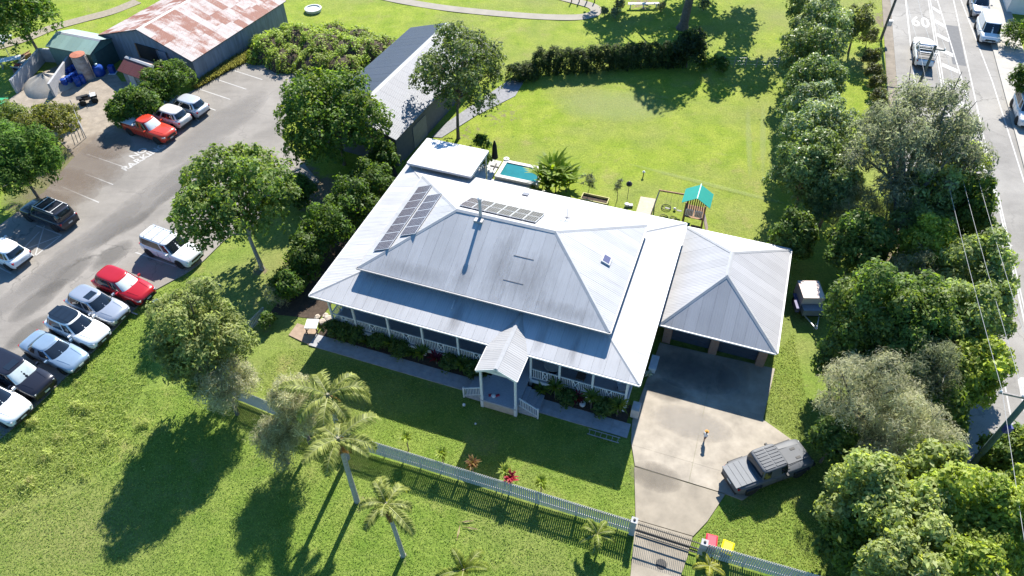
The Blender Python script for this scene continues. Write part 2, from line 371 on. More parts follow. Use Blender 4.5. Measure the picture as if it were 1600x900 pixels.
# leaf clouds -------------------------------------------------------
def quads_mesh(name, P, C, m):
    """P (n,4,3) quads, C (n,3) tints"""
    n = len(P); me = bpy.data.meshes.new(name)
    me.vertices.add(4 * n); me.vertices.foreach_set('co', P.reshape(-1).astype(np.float32))
    me.loops.add(4 * n); me.loops.foreach_set('vertex_index', np.arange(4 * n, dtype=np.int32))
    me.polygons.add(n); me.polygons.foreach_set('loop_start', np.arange(0, 4 * n, 4, dtype=np.int32))
    try: me.polygons.foreach_set('loop_total', np.full(n, 4, dtype=np.int32))
    except Exception: pass
    a = me.attributes.new('tint', 'FLOAT_COLOR', 'POINT')
    a.data.foreach_set('color', np.repeat(np.c_[C, np.ones(n)], 4, axis=0).reshape(-1).astype(np.float32))
    me.materials.append(m); me.update(calc_edges=True); me.validate(); return me
def unit(a): return a / np.maximum(np.linalg.norm(a, axis=1, keepdims=True), 1e-9)
def leaf_quads(p, nrm, size, aspect, axis=None, bend=0.2):
    n = len(p); r = rng.normal(size=(n, 3)) if axis is None else axis
    t = unit(r - nrm * np.sum(r * nrm, axis=1, keepdims=True)); b = np.cross(nrm, t)
    L = size[:, None]; Wd = (size * aspect)[:, None]
    return np.stack([p - t * L, p + b * Wd + nrm * L * bend, p + t * L, p - b * Wd + nrm * L * bend], axis=1)
def tints(n, ca, cb, k=1.0):
    t = rng.random((n, 1)) ** k; c = np.array(ca) * (1 - t) + np.array(cb) * t
    return c * rng.uniform(0.8, 1.2, (n, 1))
def crown_cloud(lobes, n, size, aspect, ca, cb, flush_sheen=None, shell=0.35, droop=0.0, up=0.35, fill=0.12, rnd=0.8, clump=11):
    """n leaves in tight sprays of about `clump`, the sprays spread over the lobes' shells"""
    lobes = np.array(lobes, float); w = lobes[:, 3] ** 2; m = max(8, n // clump); idx = rng.choice(len(lobes), size=m, p=w / w.sum())
    d = unit(rng.normal(size=(m, 3))); low = d[:, 2] < -0.45; d[low, 2] *= -1
    rad = 1 - shell * rng.random(m) ** 1.6; ins = rng.random(m) < fill; rad[ins] = rng.random(ins.sum()) ** 0.5 * 0.9
    rad *= 1 + 0.16 * np.sin(d[:, 0] * 7 + idx) * np.sin(d[:, 1] * 6 + 1.7 * idx)
    p = lobes[idx, :3] + d * (lobes[idx, 3] * rad)[:, None]
    keep = np.ones(m, bool)
    for k in range(len(lobes)):
        q = np.linalg.norm(p - lobes[k, :3], axis=1) < lobes[k, 3] * 0.62
        keep &= ~(q & (idx != k))
    p, d, idx = p[keep], d[keep], idx[keep]; m = len(p)
    per = max(1, int(round(n / max(m, 1)))) if n / max(m, 1) < clump * 2.2 else int(clump * 2.2)
    cv = rng.uniform(0.72, 1.28, m); cr = size * rng.uniform(0.9, 1.9, m); cf = rng.random(m)
    j = np.repeat(np.arange(m), per); n = len(j)
    off = rng.normal(size=(n, 3)) * cr[j][:, None]; off -= d[j] * np.sum(off * d[j], axis=1, keepdims=True) * 0.55
    pp = p[j] + off; dd = unit(d[j] * 0.8 + off / np.maximum(cr[j][:, None], 1e-6) * 0.35)
    nr = unit(dd * 0.75 + rng.normal(size=(n, 3)) * rnd * 0.6 + np.array([0, 0, up]))
    ax = None
    if droop: ax = rng.normal(size=(n, 3)) * 0.6 + np.array([0, 0, -droop])
    lv = rng.uniform(0.8, 1.2, len(lobes))[idx][j][:, None]
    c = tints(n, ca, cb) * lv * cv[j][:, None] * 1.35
    if flush_sheen is not None:
        f = (np.clip(dd[:, 2] + 0.05, 0, 1) * cf[j] * rng.uniform(.5, 1, n) * (rng.uniform(.3, 1.2, len(lobes))[idx][j]))[:, None]; f = np.clip(f, 0, 1); c = c * (1 - f) + np.array(flush_sheen) * f  # paler upper leaves: new growth, with leaf sheen painted into the tint
    return leaf_quads(pp, nr, size * (0.5 + 0.85 * rng.random(n)) * rng.uniform(.7, 1.4, m)[j], aspect, ax), c
def make_lobes(c, rx, ry, rz, n, rl, flat=0.0):
    out = [(c[0], c[1], c[2], min(rx, ry, rz) * 0.72)]
    for k in range(n):
        z = 1 - 1.55 * (k + 0.5) / n; a = k * 2.39996 + random.uniform(-.3, .3); r = math.sqrt(max(0, 1 - z * z)) if z < 1 else 0
        q = random.uniform(0.58, 0.82); s = rl * random.uniform(0.6, 1.3)
        out.append((c[0] + rx * q * r * math.cos(a), c[1] + ry * q * r * math.sin(a), c[2] + rz * q * z, s))
    return out
NTREE = [0]
def tree(name, label, px, zc, rpx, rzm=None, n=6000, size=0.2, aspect=0.5, ca=(.03, .06, .012), cb=(.07, .12, .02), flush_sheen=None, nl=14, rl=0.42, m=None, cat='tree',
         group=None, bark=None, tr=None, base=None, shell=0.4, droop=0.0, fill=0.12, gap=1.0, lean=(0, 0), limbs=True, up=0.35, ryk=1.0, bare=0.0):
    c = G(px[0], px[1], zc); D = depth(c); rx = rpx * D / F_PX; ry = rx * ryk; rz = rzm if rzm else rx * 0.8
    b = G(*base) if base else Vector((c.x + lean[0], c.y + lean[1], 0)); b.z = 0
    t = thing(name, label, cat, b, 0, group)
    lc = (c.x - b.x, c.y - b.y, c.z)
    rz = min(rz, zc - 0.1) if zc - rz < 0.05 else rz
    lobes = make_lobes(lc, rx, ry, rz, nl, min(rx, ry) * rl)
    Q, C = crown_cloud(lobes, int(n * 1.55), size * .76, aspect, ca, cb, flush_sheen, shell, droop, up, fill)
    ok = Q[:, :, 2].min(axis=1) > 0.02; Q, C = Q[ok], C[ok]
    if bare:
        pass
    obj('crown', quads_mesh('crown', Q, C, m or LEAF), t)
    tb = MB(); r0 = tr if tr else max(0.05, 0.045 * zc); bk = bark or BARK
    top = Vector(lc) * 1.0; mid = Vector((lc[0] * 0.35 + random.uniform(-.15, .15), lc[1] * 0.35, zc * 0.5))
    tb.tube(smooth_line([(0, 0, -0.1), (0, 0, 0.25), mid, top], 4), [r0 * 1.35, r0 * 1.15] + list(np.linspace(r0, r0 * 0.35, 11)), 8)
    tr_o = tb.build('trunk', bk, t, True)
    if limbs:
        lb = MB()
        for L in lobes[1::2 if nl > 10 else 1]:
            st = mid.lerp(top, random.uniform(0.0, 0.5)); en = Vector(L[:3]); md = st.lerp(en, 0.5) + Vector((random.uniform(-.2, .2), random.uniform(-.2, .2), 0.12 * zc * random.random()))
            lb.tube([st, md, en, en + (en - md) * 0.5], [r0 * 0.5, r0 * 0.33, r0 * 0.18, r0 * 0.05], 5)
        lb.build('limb', bk, tr_o, True)
        tw = MB()
        for _ in range(9 if rx > 1.6 else 4):
            L = random.choice(lobes[1:]); a = random.uniform(0, 6.28); e = random.uniform(.1, 1.2); d = Vector((math.cos(a) * math.cos(e), math.sin(a) * math.cos(e), math.sin(e))); o_ = Vector(L[:3])
            p1 = o_ + d * L[3] * .95; p2 = p1 + (d + Vector((random.uniform(-.5, .5), random.uniform(-.5, .5), .2))) * random.uniform(.2, .45)
            tw.tube([o_ + d * L[3] * .2, p1, p2], [.022, .014, .005], 4)
        tw.build('twig', TWIG, tr_o)['kind'] = 'stuff'
    return t

# ================================================================== THE SETTING
def in_poly(X, Y, poly):
    r = np.zeros(X.shape, bool); n = len(poly); j = n - 1
    for i in range(n):
        xi, yi, xj, yj = poly[i][0], poly[i][1], poly[j][0], poly[j][1]
        if yi != yj: r ^= ((yi > Y) != (yj > Y)) & (X < (xj - xi) * (Y - yi) / (yj - yi) + xi)
        j = i
    return r
def P(*px): return [G(u, v) for u, v in px]
CARPARK = P((300, 143), (345, 112), (400, 88), (440, 100), (464, 120), (452, 170), (440, 215), (500, 285), (455, 300), (400, 345), (352, 375), (318, 408), (290, 428), (240, 455), (196, 497), (150, 545), (102, 590), (60, 632), (5, 683), (-120, 770), (-330, 700), (-150, 470), (0, 352), (70, 300), (112, 250), (152, 214), (190, 190), (225, 178))
YARD = P((-60, 185), (0, 165), (25, 148), (55, 118), (110, 95), (170, 100), (190, 128), (205, 128), (214, 142), (196, 150), (160, 172), (196, 188), (155, 216), (118, 246), (95, 222), (40, 200), (-60, 250))
POOLH = (4.3, 20.0, 5.55, 8.75, 20.72, 22.55)       # deck x0,y0 and pool x0,x1,y0,y1 in the house frame
def build_ground():
    xs = np.r_[-3000, -600, -200, -120, np.arange(-90, 90.1, 0.75), 120, 200, 600, 3000]; ys = np.r_[-2500, -400, -60, -10, np.arange(2, 112, 0.75), 150, 260, 700, 4000]
    X, Y = np.meshgrid(xs, ys); nx, ny = len(xs), len(ys)
    Z = -0.03 + 0.022 * np.sin(X * 0.9 + np.sin(Y * 0.7)) * np.cos(Y * 0.8 + 0.5 * np.sin(X * 0.6))
    inv = HM.inverted(); HX = inv[0][0] * X + inv[0][1] * Y + inv[0][3]; HYv = inv[1][0] * X + inv[1][1] * Y + inv[1][3]
    Z = np.minimum(Z, -0.004)
    lush = np.clip((Y - 38 + 0.12 * X) / 9, 0, 1); soil = np.zeros_like(X)
    for u, v, r, k in ((782, 180, 3.5, .38), (735, 208, 2.5, .4), (805, 190, 2.5, .25), (1385, 400, 5, .5), (1400, 650, 6, .55), (1420, 760, 5, .5), (1300, 640, 1.2, .2), (405, 425, 1.2, .5), (455, 275, 3, .75), (500, 300, 3, .7), (250, 485, 1.4, .35), (640, 868, .8, .5), (560, 785, .8, .55), (870, 105, 3, .3), (770, 145, 3, .3), (330, 640, 2, .3),
                       (445, 440, 2.5, .3), (1060, 55, 2, .3), (1380, 30, 3, .5), (1395, 120, 2, .45), (660, 655, .6, .2), (1245, 560, .8, .2), (940, 870, .6, .3), (30, 30, 6, .4), (1000, 5, 3, .5), (340, 118, 2.5, .2), (410, 515, 1.2, .35), (435, 490, 1.6, .3), (975, 750, .5, .25), (1160, 130, 1, .2)):
        c = G(u, v); soil = np.maximum(soil, k * np.exp(-((X - c.x) ** 2 + (Y - c.y) ** 2) / r ** 2))
    v = np.c_[X.ravel(), Y.ravel(), Z.ravel()]
    i = np.arange((ny - 1) * (nx - 1)); r, c = i // (nx - 1), i % (nx - 1); a = r * nx + c
    f = np.c_[a, a + 1, a + nx + 1, a + nx]
    me = bpy.data.meshes.new('ground'); n = len(f)
    me.vertices.add(len(v)); me.vertices.foreach_set('co', v.reshape(-1)); me.loops.add(4 * n); me.loops.foreach_set('vertex_index', f.reshape(-1).astype(np.int32))
    me.polygons.add(n); me.polygons.foreach_set('loop_start', np.arange(0, 4 * n, 4, dtype=np.int32)); me.update(calc_edges=True); me.validate()
    for nm, A in (('lush', lush), ('soil', soil)):
        at = me.attributes.new(nm, 'FLOAT', 'POINT'); at.data.foreach_set('value', A.ravel().astype(np.float32))
    me.materials.append(GRASS); me.polygons.foreach_set('use_smooth', [True] * n)
    structure(obj('ground', me))
build_ground()

# ---- car park with its painted bays
cp = sheet('car_park', CARPARK, 0.045, ASPH, thick=0.08)
sheet('yard', YARD, 0.036, GRAVEL, thick=0.07)
def pline(a, b, w=0.1, parent=cp, name='bay_line', z=0.05):
    a, b = Vector(a), Vector(b); a.z = b.z = z
    ribbon(name, [a, b], w, z, LINE, parent, False)
for (a, b) in (((135, 241), (201, 264)), ((133, 272), (177, 289)), ((96, 292), (155, 317)), ((111, 338), (126, 344)), ((357, 108), (410, 125)), ((337, 124), (385, 140)), ((309, 139), (360, 156)), ((316, 165), (337, 173)), ((300, 180), (311, 190)),
               ((212, 395), (275, 417)), ((62, 520), (77, 527)), ((22, 556), (41, 563)), ((57, 353), (97, 368)), ((55, 401), (38, 391)), ((-2, 418), (18, 428)), ((225, 212), (260, 226)), ((178, 478), (215, 492)), ((140, 450), (152, 456)), ((330, 440), (345, 446))):
    pline(G(*a), G(*b))
for (a, b) in (((201, 264), (252, 233)), ((97, 368), (55, 401)), ((97, 368), (38, 391)), ((70, 353), (55, 401)), ((62, 363), (36, 390))):
    pline(G(*a), G(*b), 0.09, name='no_parking_box_line')
_bd = (G(252, 233) - G(201, 264)); _ba = math.atan2(_bd.y, _bd.x)
for t_, (u, v) in (('NO', (217, 240)), ('PARKING', (226, 246))):
    q = G(u, v)
    text_mesh('painted_word', t_, 1.15, Matrix.Translation((q.x, q.y, 0.052)) @ Matrix.Rotation(_ba, 4, 'Z') @ Matrix.Scale(0.9, 4), LINE, cp, 1.05)
LITTER = patch_material('leaf_litter', (0.12, 0.085, 0.06), (0.20, 0.155, 0.12), 1.6, 0.5, 0.45)
STAIN = patch_material('dark_stain', (0.07, 0.066, 0.06), (0.11, 0.105, 0.1), 1.6, 0.5, 0.4)
PALE = patch_material('pale_wear', (0.2, 0.185, 0.17), (0.23, 0.215, 0.2), 1.2, 0.55, 0.4)
WET = patch_material('damp_concrete', (0.14, 0.12, 0.1), (0.18, 0.16, 0.13), 1.6, 0.55, 0.4)
DUST = patch_material('cement_dust', (0.31, 0.28, 0.24), (0.35, 0.32, 0.28), 1.8, 0.5, 0.5)
for k, (u, v, rx, ry) in enumerate(((120, 260, 5, 3.2), (95, 292, 4, 2.6), (165, 228, 3, 2), (395, 240, 3, 1), (60, 320, 4, 2))):
    q = G(u, v); patch('leaf_litter_patch', q, rx, ry, math.radians(-26), 0.056 + .002 * k, LITTER, cp)
for k, (u, v, rx, ry) in enumerate(((172, 365, 2.3, .8), (175, 400, 2, 1), (105, 430, 2.6, 1.0), (215, 345, 2, .6), (60, 470, 2.4, 1), (45, 520, 2, .8), (270, 300, 2.5, 0.6))):
    q = G(u, v); patch('oil_stain', q, rx, ry, math.radians(62), 0.072 + .002 * k, STAIN, cp)
for k, (u, v, rx, ry) in enumerate(((235, 310, 7, 1.6), (130, 385, 6, 1.3), (340, 200, 7, 2.0), (60, 440, 5, 1.2), (300, 260, 5, 1))):
    q = G(u, v); patch('worn_patch', q, rx, ry, math.radians(62), 0.090 + .002 * k, PALE, cp)

# ---- the road, its markings and the far footpath
road = sheet('road', [rp(16.3, -80), rp(26.15, -80), rp(26.15, 400), rp(16.3, 400)], 0.046, ROADM, thick=0.06)
sheet('gravel_verge', [rp(15.2, -80), rp(16.3, -80), rp(16.3, 400), rp(15.7, 400)], 0.02, mat('verge_dirt', (0.20, 0.17, 0.135), 0.95, var=0.3, scale=0.9), thick=0.03)
sheet('kerb', [rp(26.15, -80), rp(26.45, -80), rp(26.45, 400), rp(26.15, 400)], 0.16, CONC3, thick=0.18)
fp = structure(bpy.data.objects.new('footpath', None)); COL.objects.link(fp)
for k in range(60):
    s0 = 20 + k * 2.4
    sheet('slab', [rp(26.45, s0), rp(29.2, s0), rp(29.2, s0 + 2.385), rp(26.45, s0 + 2.385)], 0.15 + random.uniform(-.004, .004), CONC3, fp, 0.16)
def rline(name, off0, off1, s0, s1, w): ribbon(name, [rp(off0, s0), rp(off1, s1)], w, 0.052, LINE, road, False)
rline('edge_line', 18.0, 18.0, -60, 380, 0.14)
rline('centre_line', 20.5, 20.5, 58, 380, 0.11); rline('centre_line', 20.72, 20.72, 58, 380, 0.11)
rline('hatch_edge_line', 22.75, 21.45, 72, 96, 0.12); rline('hatch_edge_line', 23.5, 22.75, 58.5, 72, 0.12); rline('hatch_edge_line', 21.45, 21.1, 96, 200, 0.12)
rline('lane_line', 23.55, 23.3, 30, 96, 0.12); rline('lane_line', 23.78, 23.6, 30, 58, 0.1); rline('lane_line', 23.3, 23.0, 96, 300, 0.12)
rline('bike_lane_line', 25.9, 25.35, 60, 77, 0.12); rline('bike_lane_line', 25.35, 24.1, 77, 96, 0.12); rline('bike_lane_line', 24.1, 23.9, 96, 300, 0.12)
rline('turn_lane_line', 21.6, 21.3, 20, 58, 0.1)
rline('stop_line', 21.6, 23.5, 58.4, 58.9, 0.14)
for s in np.arange(58.5, 140, 3.35):
    o1 = float(np.interp(s, (58, 72, 96, 200), (23.4, 22.65, 21.35, 21.0)))
    a, b2 = rp(20.85, s + 0.5), rp(o1, s - 0.5)
    b = MB(); w = RD * 0.42; z = Vector((0, 0, 0.0525))
    b.add([a - w + z, b2 - w + z, b2 + w + z, a + w + z], [(0, 1, 2, 3)]); b.build('hatch_bar', LINE, road)
q = rp(19.3, 88.3)
text_mesh('speed_marking', '60', 1.9, Matrix.Translation((q.x, q.y, 0.0535)) @ Matrix.Rotation(math.atan2(RN.y, RN.x), 4, 'Z') @ Matrix.Diagonal((0.95, 1.75, 1, 1)), LINE, road, 1.1)
for off, s, turn in ((22.5, 50.9, 1), (22.45, 37.2, 1)):
    b = MB(); M = lambda x, y: rp(off + x, s + y, 0.0545)
    b.add([M(-.14, -3.2), M(.14, -3.2), M(.14, -.3), M(-.14, -.3)], [(0, 1, 2, 3)])
    b.add([M(-.14, -.3), M(.14, -.3), M(.75, .2), M(.75, .55), M(.1, .5), M(-.14, .2)], [(0, 1, 2, 3, 4, 5)])
    b.add([M(.7, -.25), M(1.35, .4), M(.7, 1.05)], [(0, 1, 2)]); b.build('turn_arrow', LINE, road)
sheet('road_repair', [rp(21.9, 79.5), rp(23.2, 79.5), rp(23.2, 88.5), rp(21.9, 88.5)], 0.0495, mat('road_repair', (0.125, 0.125, 0.128), 0.9, var=0.12), road, 0, False)

# ---- driveway, paths
dw = structure(bpy.data.objects.new('driveway', None)); COL.objects.link(dw)
slabA = [hs(22.35, 7.0), hs(30.0, 7.3), G(1192, 656), G(1240, 690), G(1232, 730), G(1160, 782), G(1131, 771), G(992, 728), G(986, 690), hs(22.0, 0.2)]
_loc = [tuple((HM.inverted() @ Vector((p.x, p.y, 0)))[:2]) for p in slabA]
def _cuty(pl, y0, y1): return [(b_, a_) for a_, b_ in clip_strip([(q[1], q[0]) for q in pl], y0, y1)]
for y0_, y1_ in ((-20, -1.55), (-1.54, 3.2), (3.21, 20)):
    for x0_, x1_ in ((0, 26.1), (26.112, 60)):
        pl_ = _cuty(clip_strip(_loc, x0_, x1_), y0_, y1_)
        if len(pl_) > 2: sheet('slab', [hs(*q) for q in pl_], 0.05 + random.uniform(-.003, .002), CONC, dw, 0.08)
sheet('slab', [G(1133, 773), G(1105, 815), G(1083, 838), G(993, 812), G(991, 730)], 0.048, CONC2, dw, 0.08)
sheet('slab', [G(1082, 839), G(1074, 870), G(1062, 905), G(1030, 1000), G(985, 1150), G(925, 1150), G(962, 1000), G(985, 900), G(993, 813)], 0.044, CONC2, dw, 0.08)
for k, (x, y, rx, ry, m_) in enumerate(((27.5, 5.6, 1.1, 1.9, DUST), (25, 5.2, 3.0, 1.6, STAIN), (23.5, 3.2, 1.4, .9, WET), (25.5, 1.2, 2.6, 1.2, DUST), (24.2, -3.2, 1.6, 1.0, WET))):
    q = hs(x, y); patch('drive_stain', q, rx, ry, HY, 0.060 + .0025 * k, m_, dw)
q = G(1033, 882); b = MB(); b.lathe([(0.30, -0.01), (0.30, 0.012), (0.26, 0.02)], (q.x, q.y, 0.05), 20)
b.build('manhole_ring', mat('iron', (0.06, 0.055, 0.05), 0.7), dw); b = MB(); b.lathe([(0.245, 0), (0.245, 0.016)], (q.x, q.y, 0.05), 20); b.build('manhole_lid', CONC2, dw)
pth = structure(bpy.data.objects.new('front_path', None)); COL.objects.link(pth)
k = 0; x = -0.4
while x < 22.0:
    wv = random.choice((0.9, 1.2, 1.2))
    wv = min(wv, 22.0 - x)
    for y0, y1 in ((-1.15, -0.62), (-0.62, -0.09)):
        sheet('paver', [hs(x, y0), hs(x + wv - .012, y0), hs(x + wv - .012, y1 - .012), hs(x, y1 - .012)], 0.05 + random.uniform(-.005, .004), PATHM, pth, 0.07)
    x += wv
sheet('side_path', [hs(-2.2, 0.35), hs(-0.45, 0.3), hs(-0.45, -1.1), hs(-2.2, -0.8)], 0.028, mat('side_path', (0.30, 0.22, 0.16), 0.9, var=0.2), thick=0.05)
sheet('garden_bed', [hs(-0.3, -0.08), hs(21.7, -0.08), hs(21.7, 1.3), hs(-0.3, 1.3)], 0.06, SOIL, thick=0.08)
sheet('side_garden_bed', [hs(-4.6, 0.5), hs(-0.9, 1.2), hs(-0.6, 15.2), hs(-4.4, 20)], 0.012, SOIL, thick=0.03)
gp = smooth_line(P((560, -14), (620, 0), (700, 13), (800, 23), (870, 27), (912, 26), (931, 19), (926, 10), (900, 2), (860, -8)), 8)
ribbon('golf_path', gp, 1.35, 0.02, mat('golf_path', (0.27, 0.245, 0.205), 0.9, var=0.12, scale=0.8))
ribbon('dirt_track', smooth_line(P((-30, 80), (40, 60), (80, 44), (130, 30), (175, 18), (215, 2)), 6), 1.6, 0.02, mat('dirt_track', (0.25, 0.215, 0.16), 0.95, var=0.2))
TRACK = patch_material('wheel_track', (0.27, 0.33, 0.10), (0.32, 0.37, 0.14), 2.2, 0.5, 0.3)
for k, (u, v, rx, ry, a) in enumerate(((1192, 215, 6, .3, 76), (1170, 220, 6, .3, 78), (1115, 290, 8, .3, -25), (960, 165, 6, 3.0, -5))):
    q = G(u, v); patch('mown_streak', q, rx, ry, math.radians(a), 0.006 + .002 * k, TRACK)

# ---- front fence with its gate
FZ = 1.38
FP = [G(352, 611), G(372, 625), G(545, 697), G(990, 834)]
FP2 = [G(1090, 866), G(1250, 912), G(1330, 934)]
pick_me = MB().box((0, 0, FZ / 2 + 0.05), (0.088, 0.03, FZ)); pick_me.add([(-0.044, -.015, FZ + .05), (.044, -.015, FZ + .05), (0, -.015, FZ + .1), (-0.044, .015, FZ + .05), (.044, .015, FZ + .05), (0, .015, FZ + .1)], [(0, 1, 2), (4, 3, 5), (0, 2, 5, 3), (1, 4, 5, 2)])
def fence(name, label, pts, pitch, maxn):
    t = thing(name, label, 'fence', pts[0]); o = pts[0]; first = None; n = 0
    for i in range(len(pts) - 1):
        a, c = pts[i] - o, pts[i + 1] - o; L = (c - a).length; d = (c - a).normalized(); rz = math.atan2(d.y, d.x); nn = Vector((-d.y, d.x, 0))
        for z in (0.32, 1.2):
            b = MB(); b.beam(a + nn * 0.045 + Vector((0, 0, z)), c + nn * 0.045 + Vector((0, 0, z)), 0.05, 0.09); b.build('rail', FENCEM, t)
        k = 0
        while k * 2.4 <= L:
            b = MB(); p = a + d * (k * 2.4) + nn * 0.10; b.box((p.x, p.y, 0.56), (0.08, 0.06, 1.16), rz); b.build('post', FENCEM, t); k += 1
        x = pitch / 2
        while x < L and n < maxn:
            p = a + d * x; M = Matrix.Translation(p) @ Matrix.Rotation(rz + random.uniform(-.02, .02), 4, 'Z')
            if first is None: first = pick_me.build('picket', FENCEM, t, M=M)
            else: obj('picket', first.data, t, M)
            x += pitch; n += 1
    return t
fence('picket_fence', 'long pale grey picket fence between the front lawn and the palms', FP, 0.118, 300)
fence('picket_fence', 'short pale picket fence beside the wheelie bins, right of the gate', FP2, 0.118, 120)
ga, gb = G(990, 834), G(1090, 866); gd = (gb - ga); gl = gd.length; gd.normalize(); grz = math.atan2(gd.y, gd.x)
gt = thing('sliding_gate', 'black metal bar sliding gate across the driveway', 'gate', ga, grz)
for z in (0.12, 0.62, 1.25):
    MB().beam((0.1, 0, z), (gl - 0.1, 0, z), 0.05, 0.06).build('rail', BLACKM, gt)
bm_ = MB().box((0, 0, 0.78), (0.022, 0.022, 1.4)); f0 = None
for k in range(int((gl - .2) / 0.1)):
    M = Matrix.Translation((0.15 + 0.1 * k, 0, 0))
    if f0 is None: f0 = bm_.build('bar', BLACKM, gt, M=M)
    else: obj('bar', f0.data, gt, M)
MB().beam((0.0, 0.25, 0.075), (gl, 0.25, 0.075), 0.06, 0.05).build('track', BLACKM, gt)
for nm, lab, p in (('gate_post', 'pale gate post at the left end of the black sliding gate', ga - gd * 0.12), ('gate_post', 'pale gate post at the right end of the black sliding gate', gb + gd * 0.12)):
    t = thing(nm, lab, 'post', p, grz)
    PM_ = mat('gate_post_grey', (.34, .34, .34), .8, var=.15); MB().box((0, 0, 0.76), (0.3, 0.3, 1.52)).build('column', PM_, t); MB().box((0, 0, 1.545), (0.36, 0.36, 0.05)).build('cap', PM_, t)
    MB().lathe([(0.07, 0), (0.07, 0.05), (0.03, 0.07)], (0, 0, 1.57), 10).build('cap_hole', BLACK, t)

# ================================================================== BUILDINGS
def roof_slope(parent, poly, m, w=0.762, gap=0.008, thick=0.03, name='roof_sheet', lift=0.0, rows=1):
    """poly: 3-D corners, the first edge is the eave (counter-clockwise from above); one prism for each sheet"""
    P0 = Vector(poly[0]); u = (Vector(poly[1]) - P0).normalized(); nrm = None
    for p in poly[2:]:
        c = u.cross(Vector(p) - P0)
        if c.length > 0.2: nrm = c.normalized(); break
    if nrm.z < 0: nrm = -nrm
    v = nrm.cross(u)
    fl = [((Vector(p) - P0).dot(u), (Vector(p) - P0).dot(v)) for p in poly]
    lo, hi = min(q[0] for q in fl), max(q[0] for q in fl)
    k = 0; x = lo; off = random.uniform(0, 40)
    while x < hi - 0.02:
        x1 = min(x + w, hi); strip = clip_strip(fl, x + gap / 2, x1 - gap / 2); vmax = max(q[1] for q in fl)
        pieces = [strip]
        if rows > 1 and len(strip) > 2:
            pieces = []; cu = [0.0] + sorted((j + random.uniform(-.22, .22)) / rows for j in range(1, rows)) + [1.0]
            for j in range(rows):
                pc = clip_strip([(q[1], q[0]) for q in strip], cu[j] * vmax, cu[j + 1] * vmax - .015)
                pieces.append([(q[1], q[0]) for q in pc])
        for pl in pieces:
          cl = []
          for q in pl:
              if not cl or math.hypot(q[0] - cl[-1][0], q[1] - cl[-1][1]) > 1e-3: cl.append(q)
          if len(cl) > 2 and math.hypot(cl[0][0] - cl[-1][0], cl[0][1] - cl[-1][1]) < 1e-3: cl.pop()
          ar = 0.5 * sum(cl[i][0] * cl[(i + 1) % len(cl)][1] - cl[(i + 1) % len(cl)][0] * cl[i][1] for i in range(len(cl))) if len(cl) > 2 else 0
          if abs(ar) > 0.01:
              if ar < 0: cl = cl[::-1]
              n = len(cl); jit = random.uniform(0, 0.006)
              tp = [P0 + u * a + v * c + nrm * (lift + thick + jit) for a, c in cl]; bt = [P0 + u * a + v * c + nrm * lift for a, c in cl]
              b = MB(); b.add(tp + bt, [tuple(range(n)), tuple(range(n, 2 * n))[::-1]] + [(i, n + i, n + (i + 1) % n, (i + 1) % n) for i in range(n)])
              o = b.build(name, m, parent); me = o.data; sid = random.random()
              at = me.attributes.new('sheet', 'FLOAT_VECTOR', 'POINT'); at.data.foreach_set('vector', [c for _ in (0, 1) for a, q in cl for c in (a + off, q, sid * 0)])
              s_ = me.attributes.new('sid', 'FLOAT', 'POINT'); s_.data.foreach_set('value', [sid] * (2 * n))
        x = x1; k += 1
    b = MB(); e = [P0 + u * a + v * c - nrm * 0.03 for a, c in fl]; e2 = [p - nrm * 0.04 for p in e]; n = len(e)
    b.add(e + e2, [tuple(range(n)), tuple(range(n, 2 * n))[::-1]] + [(i, n + i, n + (i + 1) % n, (i + 1) % n) for i in range(n)]); b.build('roof_lining', UNDER, parent)
CAPM = mat('ridge_cap', (0.36, 0.36, 0.365), 0.5, 0.0, var=0.08)
def cap(parent, p, q, w=0.3, h=0.05, m=None, name='ridge_cap', up=0.055):
    p, q = Vector(p) + Vector((0, 0, up)), Vector(q) + Vector((0, 0, up)); d = (q - p).normalized(); r = d.cross(Vector((0, 0, 1))).normalized() * (w / 2)
    dn = Vector((0, 0, -w * 0.2)); t = Vector((0, 0, h * 0.4)); b = MB()
    b.add([p + r + dn, p + t, p - r + dn, q + r + dn, q + t, q - r + dn, p + r + dn - t, p - r + dn - t, q + r + dn - t, q - r + dn - t],
          [(0, 3, 4, 1), (1, 4, 5, 2), (0, 6, 8, 3), (2, 5, 9, 7), (6, 7, 9, 8), (0, 1, 2, 7, 6), (3, 8, 9, 5, 4)]); return b.build(name, m or CAPM, parent)

# ---- the homestead
HL, HW = 21.99, 15.11; EZ = 4.03
house = thing('homestead', 'large white-roofed homestead with wrap-around veranda and solar panels', 'house', (HO[0], HO[1], 0), HY)
VS = 0.24; ins = 3.0; IZ = EZ + VS * ins
E0 = [(0, 0, EZ), (HL, 0, EZ), (HL, HW, EZ), (0, HW, EZ)]; I0 = [(ins, ins, IZ), (HL - ins, ins, IZ), (HL - ins, HW - ins, IZ), (ins, HW - ins, IZ)]
UZ, RZ = 5.3, 7.6; U0 = [(2.55, 2.25, UZ), (HL - 2.45, 2.25, UZ), (HL - 2.45, 12.55, UZ), (2.55, 12.55, UZ)]; RL, RR = (7.65, 7.34, RZ), (14.46, 7.38, RZ)
for k in range(4):
    a, b2 = E0[k], E0[(k + 1) % 4]; roof_slope(house, [a, b2, I0[(k + 1) % 4], I0[k]], ROOF)
for k in range(4): cap(house, E0[k], I0[k], 0.22, name='hip_cap')
for poly in ([U0[0], U0[1], RR, RL], [U0[1], U0[2], RR], [U0[2], U0[3], RL, RR], [U0[3], U0[0], RL]): roof_slope(house, poly, ROOF)
for a, b2 in ((U0[0], RL), (U0[3], RL), (U0[1], RR), (U0[2], RR)): cap(house, a, b2, 0.30, name='hip_cap')
cap(house, RL, RR, 0.34, name='ridge_cap')
